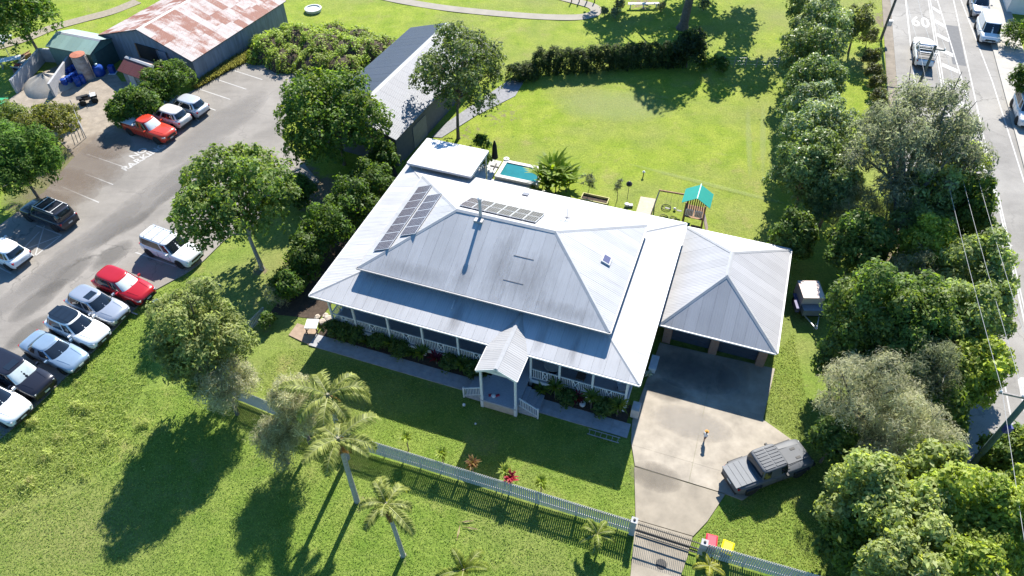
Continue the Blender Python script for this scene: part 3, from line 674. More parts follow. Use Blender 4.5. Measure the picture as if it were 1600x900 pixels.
for R_, z_, nm in ((E0, EZ, 'gutter'), (U0, UZ, 'upper_gutter')):
    for k in range(4):
        a, c = Vector(R_[k]), Vector(R_[(k + 1) % 4]); d = (c - a).normalized(); o = d.cross(Vector((0, 0, 1))) * 0.06
        MB().beam(a - d * .06 + o + Vector((0, 0, -0.035)), c + d * .06 + o + Vector((0, 0, -0.035)), 0.115, 0.1).build(nm, GUTTER if nm != 'gutter' else OFFW, house)
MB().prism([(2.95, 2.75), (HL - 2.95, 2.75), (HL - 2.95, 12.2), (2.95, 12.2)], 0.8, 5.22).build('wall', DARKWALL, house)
MB().prism([(0.6, 0.62), (HL - .6, 0.62), (HL - .6, HW - .6), (0.6, HW - .6)], 0.66, 0.8).build('veranda_floor', DECK, house)
MB().prism([(0.9, 1.1), (HL - .9, 1.1), (HL - .9, HW - .9), (0.9, HW - .9)], -0.05, 0.655).build('base_wall', mat('base_wall', (0.09, 0.075, 0.06), 0.9), house)
for (a, c) in (((0.6, 0.585), (12.6, 0.585)), ((15.1, 0.585), (HL - .6, 0.585)), ((0.565, 0.62), (0.565, HW - .6)), ((HL - .565, 0.62), (HL - .565, HW - .6))):
    MB().beam((a[0], a[1], 0.68), (c[0], c[1], 0.68), 0.06, 0.27).build('floor_beam', WHITE, house)
PX = [0.7, 2.5, 5.05, 7.55, 10.1, 12.6, 15.1, 17.0, 19.15, 21.3]
SY = [2.9, 5.4, 7.9, 10.4, 12.6, 14.4]
postm = MB().box((0, 0, 1.98), (0.13, 0.13, 3.95)).box((0, 0, 3.55), (0.2, 0.2, 0.06)).box((0, 0, 0.42), (0.17, 0.17, 0.8)); pf = None
for (x, y) in [(x, 0.72) for x in PX] + [(0.7, y) for y in SY] + [(HL - .7, y) for y in SY]:
    M = Matrix.Translation((x, y, 0))
    if pf is None: pf = postm.build('veranda_post', WHITE, house, M=M)
    else: obj('veranda_post', pf.data, house, M)
def balustrade(a, c, parent=house, z0=0.8, z1=None, hgt=0.95, cross=True):
    a, c = Vector((a[0], a[1], z0)), Vector((c[0], c[1], z0 if z1 is None else z1)); L = (c - a).length; d = (c - a) / L; n = max(3, int(L / 0.115))
    b = MB(); up = Vector((0, 0, 1))
    b.beam(a + up * hgt, c + up * hgt, 0.07, 0.06); b.beam(a + up * 0.12, c + up * 0.12, 0.06, 0.05); p = b.build('balustrade', WHITE, parent)
    x0, x1 = (0.41, 0.59) if cross and L > 1.6 else (2, 2); bb = MB()
    for k in range(1, n):
        t = k / n
        if x0 < t < x1: continue
        q = a + (c - a) * t; bb.beam(q + up * 0.12, q + up * (hgt - 0.03), 0.035, 0.035, (d.x, d.y, 0.001))
    bb.build('balusters', WHITE, p)['kind'] = 'stuff'
    if x0 < 1:
        xb = MB(); q0, q1 = a + (c - a) * x0, a + (c - a) * x1
        xb.beam(q0 + up * .14, q1 + up * (hgt - .05), .04, .045); xb.beam(q0 + up * (hgt - .05) + d.cross(up) * .01, q1 + up * .14 + d.cross(up) * .01, .04, .045)
        for q in (q0, q1): xb.beam(q + up * .12, q + up * hgt, .05, .05, (d.x, d.y, 0.001))
        xb.build('cross_panel', WHITE, p)
for i in range(len(PX) - 1):
    if PX[i] in (12.6,): continue
    balustrade((PX[i] + .08, 0.72), (PX[i + 1] - .08, 0.72))
for xx in (0.7, HL - .7):
    ys = [0.75] + SY
    for i in range(len(ys) - 1): balustrade((xx, ys[i] + .08), (xx, ys[i + 1] - .08))
# wall openings on the veranda
for x0, w_, h_, nm in ((4.2, 1.1, 1.7, 'window'), (7.0, 1.1, 1.7, 'window'), (10.0, 1.1, 1.7, 'window'), (13.35, 1.1, 2.2, 'front_door'), (16.3, 1.1, 1.7, 'window'), (18.4, 1.0, 1.7, 'window')):
    z0 = 0.82 if nm == 'front_door' else 1.35
    f = MB().box((x0 + w_ / 2, 2.72, z0 + h_ / 2), (w_, 0.06, h_)).build(nm, mat('window_frame', (0.32, 0.33, 0.34), 0.6), house)
    MB().box((x0 + w_ / 2, 2.685, z0 + h_ * .75), (w_ - .16, 0.02, h_ / 2 - .12)).build('pane', GLASS, f); MB().box((x0 + w_ / 2, 2.685, z0 + h_ * .26), (w_ - .16, 0.02, h_ / 2 - .12)).build('pane', GLASS, f)
# entry porch
cxp, hw_, pz, py = 13.85, 1.28, 4.62, -2.12; k_ = 0.5; ez_ = pz - k_ * hw_
yb = (pz - EZ) / VS; ye = (ez_ + 0.0 - EZ) / VS
porch = bpy.data.objects.new('entry_porch', None); COL.objects.link(porch); porch.parent = house
PW = roof_material('porch_roof_zinc', (0.34, 0.335, 0.335), (0.22, 0.215, 0.22), 0.3, corr=.3)
roof_slope(porch, [(cxp - hw_, ye + .1, ez_), (cxp - hw_, py, ez_), (cxp, py, pz), (cxp, yb, pz)], PW, lift=0.03)
roof_slope(porch, [(cxp + hw_, py, ez_), (cxp + hw_, ye + .1, ez_), (cxp, yb, pz), (cxp, py, pz)], PW, lift=0.03)
cap(porch, (cxp, py - .02, pz), (cxp, yb, pz), 0.26, name='ridge_cap', up=0.085)
for s in (-1, 1):
    MB().beam((cxp + s * (hw_ + .02), py - .03, ez_ - .04), (cxp, py - .03, pz - .04), 0.04, 0.17).build('barge_board', WHITE, porch)
    MB().beam((cxp + s * (hw_ + .03), py, ez_ - .03), (cxp + s * (hw_ + .03), 0.05, ez_ - .03), 0.1, 0.1).build('gutter', OFFW, porch)
    for y in (-1.85,):
        MB().box((cxp + s * 1.12, y, 1.98), (0.14, 0.14, 3.9)).box((cxp + s * 1.12, y, 0.5), (0.19, 0.19, 1.0)).build('porch_post', WHITE, porch)
MB().beam((cxp - 1.12, -1.85, ez_ - .14), (cxp + 1.12, -1.85, ez_ - .14), 0.08, 0.2).build('porch_beam', WHITE, porch)
MB().add([(cxp - .75, -2.0, ez_ + .12), (cxp + .75, -2.0, ez_ + .12), (cxp, -2.0, pz - .16), (cxp - .75, -1.96, ez_ + .12), (cxp + .75, -1.96, ez_ + .12), (cxp, -1.96, pz - .16)], [(0, 1, 2), (5, 4, 3), (0, 3, 4, 1), (1, 4, 5, 2), (2, 5, 3, 0)]).build('gable_panel', mat('gable_grey', (0.4, 0.41, 0.43), 0.7), porch)
MB().prism([(cxp - 1.2, -1.95), (cxp + 1.2, -1.95), (cxp + 1.2, 0.615), (cxp - 1.2, 0.615)], 0.68, 0.805).build('porch_floor', DECK, porch)
MB().prism([(cxp - 1.12, -1.9), (cxp + 1.12, -1.9), (cxp + 1.12, 0.6), (cxp - 1.12, 0.6)], 0.0, 0.675).build('porch_base', mat('porch_base', (0.42, 0.36, 0.3), 0.85), porch)
for s in (-1, 1):
    for k in range(4):
        MB().box((cxp + s * (1.36 + 0.3 * k), -0.75, (0.64 - 0.155 * k) / 2 + .02), (0.3, 1.7, 0.64 - 0.155 * k)).build('step', DECK, porch)
    for y in ((-1.6,) if s > 0 else (-1.6,)):
        balustrade((cxp + s * 1.25, y), (cxp + s * 2.45, y), porch, 0.72, 0.1, 0.85, False)
        MB().box((cxp + s * 2.5, y, 0.52), (0.1, 0.1, 1.05)).build('newel_post', WHITE, porch)
# roof furniture that is part of the house
fl_ = MB(); fl_.lathe([(0.11, 0), (0.11, 1.6), (0.1, 1.62)], (9.35, 7.25, 7.35), 12); fl_.lathe([(0.16, 0), (0.16, 0.08), (0.05, 0.15)], (9.35, 7.25, 9.0), 12)
fl_.build('flue', GALV, house, True); MB().box((9.35, 7.05, 7.46), (0.6, 0.6, 0.14)).build('flue_flashing', GUTTER, house)
an = MB(); ax_, ay_ = 14.4, 10.4; az_ = UZ + (12.55 - ay_) * (RZ - UZ) / 5.2
an.tube([(ax_, ay_, az_), (ax_, ay_, az_ + 1.1)], 0.025, 6); an.beam((ax_ - .35, ay_, az_ + 1.05), (ax_ + .35, ay_ + .1, az_ + 1.08), .03, .03)
for k in range(5): an.beam((ax_ - .3 + .15 * k, ay_ - .25, az_ + 1.06), (ax_ - .3 + .15 * k, ay_ + .3, az_ + 1.06), .02, .02)
an.build('aerial', GALV, house); MB().lathe([(0.28, 0), (0.05, 0.12)], (ax_, ay_, az_ + .02), 10).build('aerial_base', GUTTER, house)
def on_right(x): return UZ + (HL - 2.45 - x) * (RZ - UZ) / (HL - 2.45 - 14.46)
b = MB(); x0, x1, y0, y1 = 17.65, 18.25, 7.1, 7.85
b.add([(x, y, on_right(x) + h) for h in (0.0, 0.16) for x, y in ((x0, y0), (x1, y0), (x1, y1), (x0, y1))], [(4, 5, 6, 7), (0, 1, 5, 4), (1, 2, 6, 5), (2, 3, 7, 6), (3, 0, 4, 7)]); f = b.build('skylight', OFFW, house)
x0 += .09; x1 -= .09; y0 += .09; y1 -= .09
b = MB(); b.add([(x, y, on_right(x) + h) for h in (0.13, 0.175) for x, y in ((x0, y0), (x1, y0), (x1, y1), (x0, y1))], [(4, 5, 6, 7), (0, 1, 5, 4), (1, 2, 6, 5), (2, 3, 7, 6), (3, 0, 4, 7)]); b.build('pane', mat('skylight_glass', (0.12, 0.12, 0.2), 0.15, var=.05, spec=.8), f)
def on_front(y): return UZ + (y - 2.25) * (RZ - UZ) / (7.36 - 2.25)
for (x0, y0, x1, y1) in ((12.35, 5.3, 13.7, 5.33), (12.2, 3.7, 13.55, 3.73)):
    b = MB(); b.add([(x, y, on_front(y) + h) for h in (0.03, 0.055) for x, y in ((x0, y0), (x1, y0), (x1, y1), (x0, y1))], [(4, 5, 6, 7), (0, 1, 5, 4), (1, 2, 6, 5), (2, 3, 7, 6), (3, 0, 4, 7)]); b.build('hatch_flashing', mat('flashing_dark', (0.17, 0.165, 0.17), .7), house)
zv = lambda y: EZ + VS * y
b = MB(); b.add([(x, y, EZ + VS * (HW - y) + h) for h in (0.03, 0.12) for x, y in ((9.9, 14.0), (10.35, 14.0), (10.35, 14.4), (9.9, 14.4))], [(4, 5, 6, 7), (0, 1, 5, 4), (1, 2, 6, 5), (2, 3, 7, 6), (3, 0, 4, 7)]); b.build('roof_vent', mat('vent', (0.1, 0.11, 0.15), .5), house)
MB().tube([(9.4, 2.2, 4.6), (9.45, 1.6, 4.48)], 0.05, 6).build('downpipe', OFFW, house)

# weathering on the front sheets: soot below the flue, grime near the hatch and the valley
RSTAIN = patch_material('roof_grime', (0.10, 0.09, 0.09), (0.18, 0.17, 0.17), 2.6, 0.5, 0.3)
_n = RSTAIN.node_tree; _mp = _n.nodes.new('ShaderNodeMapping'); _mp.inputs['Scale'].default_value = (1.6, .28, 1)
for _l in [l_ for l_ in _n.links if l_.from_node.bl_idname == 'ShaderNodeTexCoord']:
    _s, _t = _l.from_socket, _l.to_socket; _n.links.new(_s, _mp.inputs[0]); _n.links.new(_mp.outputs[0], _t)
def roof_grime(x0, x1, y0, y1, zf, k=1.0):
    nx, ny = 5, 7; vs = []; fall = []
    for j in range(ny):
        for i in range(nx):
            u_, v_ = i / (nx - 1), j / (ny - 1); x = x0 + (x1 - x0) * u_; y = y0 + (y1 - y0) * v_; vs.append((x, y, zf(y) + .052)); fall.append(k * math.sin(math.pi * u_) * math.sin(math.pi * (.08 + .84 * v_)) - .28 * (1 - math.sin(math.pi * u_) * math.sin(math.pi * v_)))
    b = MB(); b.add(vs, [(j * nx + i, j * nx + i + 1, (j + 1) * nx + i + 1, (j + 1) * nx + i) for j in range(ny - 1) for i in range(nx - 1)]); o = b.build('roof_grime', RSTAIN, house)
    o.data.attributes.new('fall', 'FLOAT', 'POINT').data.foreach_set('value', fall)
for a_ in ((9.5, 10.5, -.1, 2.2, zv, .55), (15.2, 15.9, .1, 2.3, zv, .35), (17.5, 18.0, -.1, 2.2, zv, .35), (11.8, 15.2, 2.3, 5.8, on_front, .25), (10.8, 12.4, 2.3, 7.0, on_front, .18), (8.8, 10.4, 2.3, 4.2, on_front, .2), (3.6, 9.0, 2.3, 3.4, on_front, .15), (14.0, 19.0, 2.3, 3.3, on_front, .15)): roof_grime(*a_)

# ---- solar arrays
def pv_material():
    m, n, l, b = nodes_of('pv_cells'); b.inputs['Roughness'].default_value = 0.25; b.inputs['Specular IOR Level'].default_value = 0.4
    p = attr(n, 'sheet').outputs['Vector']; t = n.new('ShaderNodeTexBrick'); t.offset = 0; t.inputs['Scale'].default_value = 1.0; l.new(p, t.inputs[0])
    t.inputs['Color1'].default_value = (.055, .045, .055, 1); t.inputs['Color2'].default_value = (.07, .058, .068, 1); t.inputs['Mortar'].default_value = (.34, .33, .35, 1)
    t.inputs['Mortar Size'].default_value = 0.007; t.inputs['Brick Width'].default_value = 0.155; t.inputs['Row Height'].default_value = 0.155
    l.new(t.outputs[0], b.inputs['Base Color']); return m
PV = pv_material(); ALU = mat('aluminium_frame', (0.6, 0.6, 0.62), 0.35, 0.4, var=.05)
def panel(parent, c00, du, dv, n):
    """c00 corner, du/dv edge vectors, n normal"""
    q = [c00, c00 + du, c00 + du + dv, c00 + dv]; b = MB()
    b.add([p + n * h for h in (0.07, 0.11) for p in q], [(0, 3, 2, 1), (4, 5, 6, 7), (0, 1, 5, 4), (1, 2, 6, 5), (2, 3, 7, 6), (3, 0, 4, 7)]); f = b.build('solar_panel', ALU, parent)
    u, v = du.normalized(), dv.normalized(); e = 0.03; LU, LV = du.length, dv.length
    q = [c00 + u * e + v * e, c00 + u * (LU - e) + v * e, c00 + u * (LU - e) + v * (LV - e), c00 + u * e + v * (LV - e)]
    b = MB(); b.add([p + n * 0.114 for p in q], [(0, 1, 2, 3)]); g = b.build('cells', PV, f)
    at = g.data.attributes.new('sheet', 'FLOAT_VECTOR', 'POINT'); at.data.foreach_set('vector', [0, 0, 0, LU - .06, 0, 0, LU - .06, LV - .06, 0, 0, LV - .06, 0])
kl = (RZ - UZ) / (7.65 - 2.55); nl_ = Vector((-kl, 0, 1)).normalized()
arr = thing('solar_array', 'two columns of dark solar panels on the left roof slope', 'solar panels', (HO[0], HO[1], 0), HY)
lz = lambda x: UZ + (x - 2.55) * kl + 0.04
ux = Vector((1, 0, kl)).normalized()
for k in range(8): panel(arr, Vector((3.02, 3.75 + .895 * k, lz(3.02))), ux * 1.28, Vector((0, 0.88, 0)), nl_)
for k in range(5): panel(arr, Vector((4.42, 5.05 + .895 * k, lz(4.42))), ux * 1.28, Vector((0, 0.88, 0)), nl_)
kb = (RZ - UZ) / (12.55 - 7.36); nb = Vector((0, kb, 1)).normalized(); uy = Vector((0, -1, kb)).normalized()
arr2 = thing('solar_array', 'double row of dark solar panels on the rear roof slope behind the flue', 'solar panels', (HO[0], HO[1], 0), HY)
bz = lambda y: UZ + (12.55 - y) * kb + 0.04
for r_ in range(2):
    for k in range(6):
        y = 9.95 - r_ * 1.03 ; x = 7.55 + 0.9 * k - 0.02 * r_
        panel(arr2, Vector((x + .885, y, bz(y))), Vector((-0.885, 0, 0)), uy * 1.08, nb)

# ---- patio roof behind the house
pat = thing('patio_cover', 'flat white patio roof at the rear left corner of the house', 'patio roof', (HO[0], HO[1], 0), HY)
pz0, pz1 = 4.62, 4.42
roof_slope(pat, [(5.55, 18.15, pz1), (0.35, 18.15, pz1), (0.35, 14.5, pz0), (5.55, 14.5, pz0)], ROOFW, w=1.0, gap=0.006, thick=0.08)
for a, c in (((0.3, 14.45, pz0), (5.6, 14.45, pz0)), ((0.3, 18.2, pz1), (5.6, 18.2, pz1)), ((0.3, 14.45, pz0), (0.3, 18.2, pz1)), ((5.6, 14.45, pz0), (5.6, 18.2, pz1))):
    MB().beam((a[0], a[1], a[2] - .02), (c[0], c[1], c[2] - .02), 0.1, 0.2).build('fascia', OFFW, pat)
for x, y, z in ((0.45, 18.0, 4.3), (5.45, 18.0, 4.3), (2.95, 18.0, 4.3), (0.6, 15.7, 4.4), (5.3, 15.7, 4.4)): MB().box((x, y, z / 2), (0.1, 0.1, z)).build('post', WHITE, pat)
for x in (1.4, 4.5): MB().beam((x, 14.6, 4.5), (x, 14.6, 4.2), 0.05, 0.05, (1, 0, 0)).build('bracket', WHITE, pat)

# ---- the garage
gar = thing('garage', 'double brick garage with pale hipped roof at the end of the driveway', 'garage', (HO[0], HO[1], 0), HY)
g0, g1, gy0, gy1, gz = 22.12, 29.52, 6.12, 16.15, 2.86; ga_, gb_ = (25.53, 9.75, 5.0), (25.53, 12.05, 5.0)
gE = [(g0, gy0, gz), (g1, gy0, gz), (g1, gy1, gz), (g0, gy1, gz)]
for poly in ([gE[0], gE[1], ga_], [gE[1], gE[2], gb_, ga_], [gE[2], gE[3], gb_], [gE[3], gE[0], ga_, gb_]): roof_slope(gar, poly, ROOFG)
for a, c in ((gE[0], ga_), (gE[1], ga_), (gE[2], gb_), (gE[3], gb_), (ga_, gb_)): cap(gar, a, c, 0.28, name='hip_cap')
for k in range(4):
    a, c = Vector(gE[k]), Vector(gE[(k + 1) % 4]); d = (c - a).normalized(); o = d.cross(Vector((0, 0, 1))) * .06
    MB().beam(a + o + Vector((0, 0, -.035)), c + o + Vector((0, 0, -.035)), .115, .1).build('gutter', OFFW, gar)
for x0, x1, y0, y1 in ((22.45, 22.68, 7.55, 15.8), (29.0, 29.23, 7.55, 15.8), (22.69, 28.99, 15.55, 15.8)): MB().prism([(x0, y0), (x1, y0), (x1, y1), (x0, y1)], 0, 2.8).build('wall', BRICK, gar)
for x in (22.72, 25.85, 28.97): MB().box((x, 7.32, 1.4), (0.55, 0.4, 2.8)).build('brick_pier', BRICK, gar)
for x0, x1 in ((23.0, 25.57), (26.13, 28.69)):
    dr = MB().box(((x0 + x1) / 2, 7.62, 1.15), (x1 - x0, 0.05, 2.3)).build('garage_door', mat('door_slate', (0.05, 0.06, 0.08), 0.5), gar)
    for k in range(5): MB().box(((x0 + x1) / 2, 7.585, 0.25 + .45 * k), (x1 - x0 - .04, 0.02, 0.42)).build('door_panel', MATS['door_slate'], dr)
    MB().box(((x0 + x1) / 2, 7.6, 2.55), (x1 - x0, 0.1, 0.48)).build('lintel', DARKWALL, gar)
MB().prism([(22.5, 7.7), (29.2, 7.7), (29.2, 15.5), (22.5, 15.5)], 2.70, 2.78).build('ceiling', UNDER, gar)
MB().box((29.27, 12, 1.35), (0.08, 0.08, 2.7)).build('downpipe', OFFW, gar)

# ---- sheds
def shed(name, label, A, ang, L, Wd, ez, rz, rm, wm, ridge='x', over=0.25, rm2=None, w=0.8, cat='shed', rows=1):
    """A: world corner, x axis at ang, gable roof with its ridge along x or y"""
    t = thing(name, label, cat, (A.x, A.y, 0), ang)
    if ridge == 'x':
        k = (rz - ez) / (Wd / 2); e = ez - k * over
        roof_slope(t, [(-over, -over, e), (L + over, -over, e), (L + over, Wd / 2, rz), (-over, Wd / 2, rz)], rm, w, rows=rows)
        roof_slope(t, [(L + over, Wd + over, e), (-over, Wd + over, e), (-over, Wd / 2, rz), (L + over, Wd / 2, rz)], rm2 or rm, w, rows=rows)
        cap(t, (-over, Wd / 2, rz), (L + over, Wd / 2, rz), 0.4)
        ends = [[(x, 0, 0), (x, Wd, 0), (x, Wd, ez), (x, Wd / 2, rz), (x, 0, ez)] for x in (0, L)]; sides = [((0, 0), (L, 0)), ((0, Wd), (L, Wd))]; dx = Vector((0.08, 0, 0))
    else:
        k = (rz - ez) / (L / 2); e = ez - k * over
        roof_slope(t, [(-over, Wd + over, e), (-over, -over, e), (L / 2, -over, rz), (L / 2, Wd + over, rz)], rm2 or rm, w, rows=rows)
        roof_slope(t, [(L + over, -over, e), (L + over, Wd + over, e), (L / 2, Wd + over, rz), (L / 2, -over, rz)], rm, w, rows=rows)
        cap(t, (L / 2, -over, rz), (L / 2, Wd + over, rz), 0.4)
        ends = [[(0, y, 0), (L, y, 0), (L, y, ez), (L / 2, y, rz), (0, y, ez)] for y in (0, Wd)]; sides = [((0, 0), (0, Wd)), ((L, 0), (L, Wd))]; dx = Vector((0, 0.08, 0))
    for k_, e_ in enumerate(ends):
        o = dx * (0 if k_ == 0 else -1); b = MB(); n = len(e_); p = [Vector(q) + o - Vector((0, 0, .05)) for q in e_]; q = [a + dx for a in p]
        b.add(p + q, [tuple(range(n)), tuple(range(n, 2 * n))[::-1]] + [(i, n + i, n + (i + 1) % n, (i + 1) % n) for i in range(n)]); b.build('gable_wall', wm, t)
    for a, c in sides:
        d = (Vector((*c, 0)) - Vector((*a, 0))).normalized(); ce = Vector((L / 2, Wd / 2, 0)); mm = (Vector((*a, 0)) + Vector((*c, 0))) / 2; i_ = (ce - mm).normalized() * .045
        MB().beam(Vector((*a, ez / 2 - .05)) + i_ + d * .085, Vector((*c, ez / 2 - .05)) + i_ - d * .085, .08, ez).build('side_wall', wm, t)
    return t
BLUEW = mat('weathered_wall', (0.19, 0.22, 0.27), 0.7, 0.1, var=0.3, scale=1.0, stretch=(3, 3, .4))
B_ = G(299, 93, 2.6); A_ = G(158, 53, 2.6); C_ = G(441, 1, 2.6)
ang = math.atan2(B_.y - A_.y, B_.x - A_.x); LA = (B_ - A_).length; LB = (C_ - B_).length
rs = shed('rusty_shed', 'big farm shed with rust-patched iron roof beside the car park', A_, ang, LA, LB, 2.6, 4.5, RUST, BLUEW, 'y', 0.25, w=0.85, rows=4)
MB().box((LA * .52, -0.06, 1.35), (2.9, 0.06, 2.7)).build('dark_opening', BLACK, rs)
MB().box((LA * .52 + 2.0, -0.12, 1.35), (1.3, 0.06, 2.6)).build('sliding_door', BLUEW, rs)
for k, x in enumerate((LA * .52 - 1.5, LA * .52 + 1.5)): MB().box((x, -.1, 1.35), (.12, .1, 2.7)).build('door_post', TIMBER, rs)
GREENW = mat('green_wall', (0.10, 0.17, 0.15), 0.6, var=.15)
A_ = G(140, 84, 2.3); Bq = G(74, 71, 2.3); ang = math.atan2(A_.y - Bq.y, A_.x - Bq.x)
gs = shed('green_shed', 'pale green garden shed next to the big rusty shed', Bq, ang, (A_ - Bq).length, 3.6, 2.3, 2.9, GREENROOF, GREENW, 'x', 0.15, w=0.76)
MB().box(((A_ - Bq).length + .03, 1.8, 1.02), (0.05, 2.6, 2.05)).build('roller_door', mat('green_door', (0.055, 0.09, 0.085), .6), gs)
A_ = G(189, 107, 1.9); Bq = G(228, 121, 1.9); ang = math.atan2(Bq.y - A_.y, Bq.x - A_.x)
ss = shed('pump_shed', 'small shed with dark red iron roof in front of the rusty shed', A_, ang, (Bq - A_).length, 2.3, 1.9, 2.55, REDROOF, mat('grey_board', (0.25, 0.25, 0.27), .8, var=.25), 'x', 0.3, w=0.55, rm2=roof_material('pink_rust_iron', (0.42, 0.25, 0.21), (0.25, 0.12, 0.1), 0.5, rough=.6, metal=0))
MB().box((1.2, -0.03, 0.85), (0.85, 0.05, 1.6)).build('door', mat('pale_door', (0.42, 0.44, 0.47), .7), ss)
gang = math.atan2(15.8, 7.2); go_ = Vector((-9.8, 52.5, 0))
gsd = shed('long_shed', 'long grey shed with dark left roof half between the two big trees', go_, gang, 17.6, 8.3, 3.0, 4.3, DARKROOF if False else roof_material('shed_light', (0.165, 0.17, 0.195), (0.13, 0.135, 0.155), .4, rough=.5, metal=0), mat('shed_wall', (0.10, 0.105, 0.12), .8), 'x', 0.25, rm2=roof_material('shed_dark', (0.045, 0.055, 0.085), (0.03, 0.035, 0.055), .5, rough=.5, metal=0), w=0.76)
MB().box((4.0, -.03, 1.1), (2.4, .05, 2.2)).build('roller_door', mat('shed_door', (0.16, 0.17, 0.19), .6), gsd)
sheet('shed_apron', [G(690, 215), G(745, 180), G(805, 150), G(820, 125), G(800, 122), G(700, 190), G(675, 214)], 0.018, mat('apron', (0.22, 0.22, 0.23), .9, var=.25), thick=.03)
# shop roof beyond the road, cut by the frame
qa = G(1588, -14, 2.5)
shed('neighbour_house', 'corner of a blue-grey roofed house beyond the road at top right', Vector((qa.x, qa.y, 0)), math.atan2(RN.y, RN.x), 12, 9, 2.5, 4.2, roof_material('blue_roof', (0.12, 0.17, 0.25), (0.1, 0.13, 0.2), .3, metal=0), WHITE, 'x', 0.5, cat='house')

# ================================================================== VEHICLES
def quad_at(q, u, v): return q[0] * (1 - u) * (1 - v) + q[1] * u * (1 - v) + q[2] * u * v + q[3] * (1 - u) * v
def pane(parent, name, q, u0, u1, v0, v1, m, off=0.008, th=0.004):
    q = [Vector(p) for p in q]; n = (q[1] - q[0]).cross(q[3] - q[0]).normalized()
    c = [quad_at(q, u, v) + n * off for u, v in ((u0, v0), (u1, v0), (u1, v1), (u0, v1))]; b = MB()
    b.add(c + [p - n * (off + .0) for p in c], [(0, 1, 2, 3), (0, 4, 5, 1), (1, 5, 6, 2), (2, 6, 7, 3), (3, 7, 4, 0)]); return b.build(name, m, parent)
WHEEL = {}
def wheel(parent, x, y, r, w, side):
    key = (r, w)
    if key not in WHEEL:
        t = MB(); t.lathe([(r * .62, -w / 2), (r * .94, -w / 2), (r, -w / 2 + .03), (r, w / 2 - .03), (r * .94, w / 2), (r * .62, w / 2)], n=18)
        k = MB(); k.lathe([(r * .6, -w / 2 + .01), (r * .64, w / 2 - .015), (r * .5, w / 2 - .03), (r * .15, w / 2 - .02)], n=10)
        WHEEL[key] = (t, k, [None, None])
    t, k, me = WHEEL[key]; M = Matrix.Translation((x, y, r)) @ Matrix.Rotation(-side * math.pi / 2, 4, 'X')
    wo = bpy.data.objects.new('wheel', None); COL.objects.link(wo); wo.parent = parent; wo.matrix_local = M
    for i, (nm, bb, m_) in enumerate((('tyre', t, RUBBER), ('rim', k, CHROME))):
        if me[i] is None: me[i] = bb.build(nm, m_, wo, True).data
        else: obj(nm, me[i], wo)
KIND = {  # L, W, H, belt, hood height at windscreen, hood front, windscreen base, roof front, roof rear, rear glass base, tail height
    'suv': (4.65, 1.86, 1.66, 1.05, 1.04, .90, .95, .25, -1.75, -2.10, 1.02), 'wagon4wd': (4.9, 1.9, 1.85, 1.12, 1.12, 1.0, 1.05, .45, -2.15, -2.35, 1.1),
    'sedan': (4.9, 1.86, 1.45, .95, .93, .78, .95, .15, -1.05, -1.75, .98), 'ute': (5.3, 1.88, 1.82, 1.12, 1.12, 1.02, 1.0, .45, -.65, -.85, 1.12),
    'van': (4.9, 1.95, 2.0, 1.1, 1.15, .95, 1.75, 1.1, -2.3, -2.4, 1.1), 'truck': (5.2, 1.9, 1.87, 1.18, 1.14, 1.10, .78, .58, -1.0, -1.08, 1.15)}
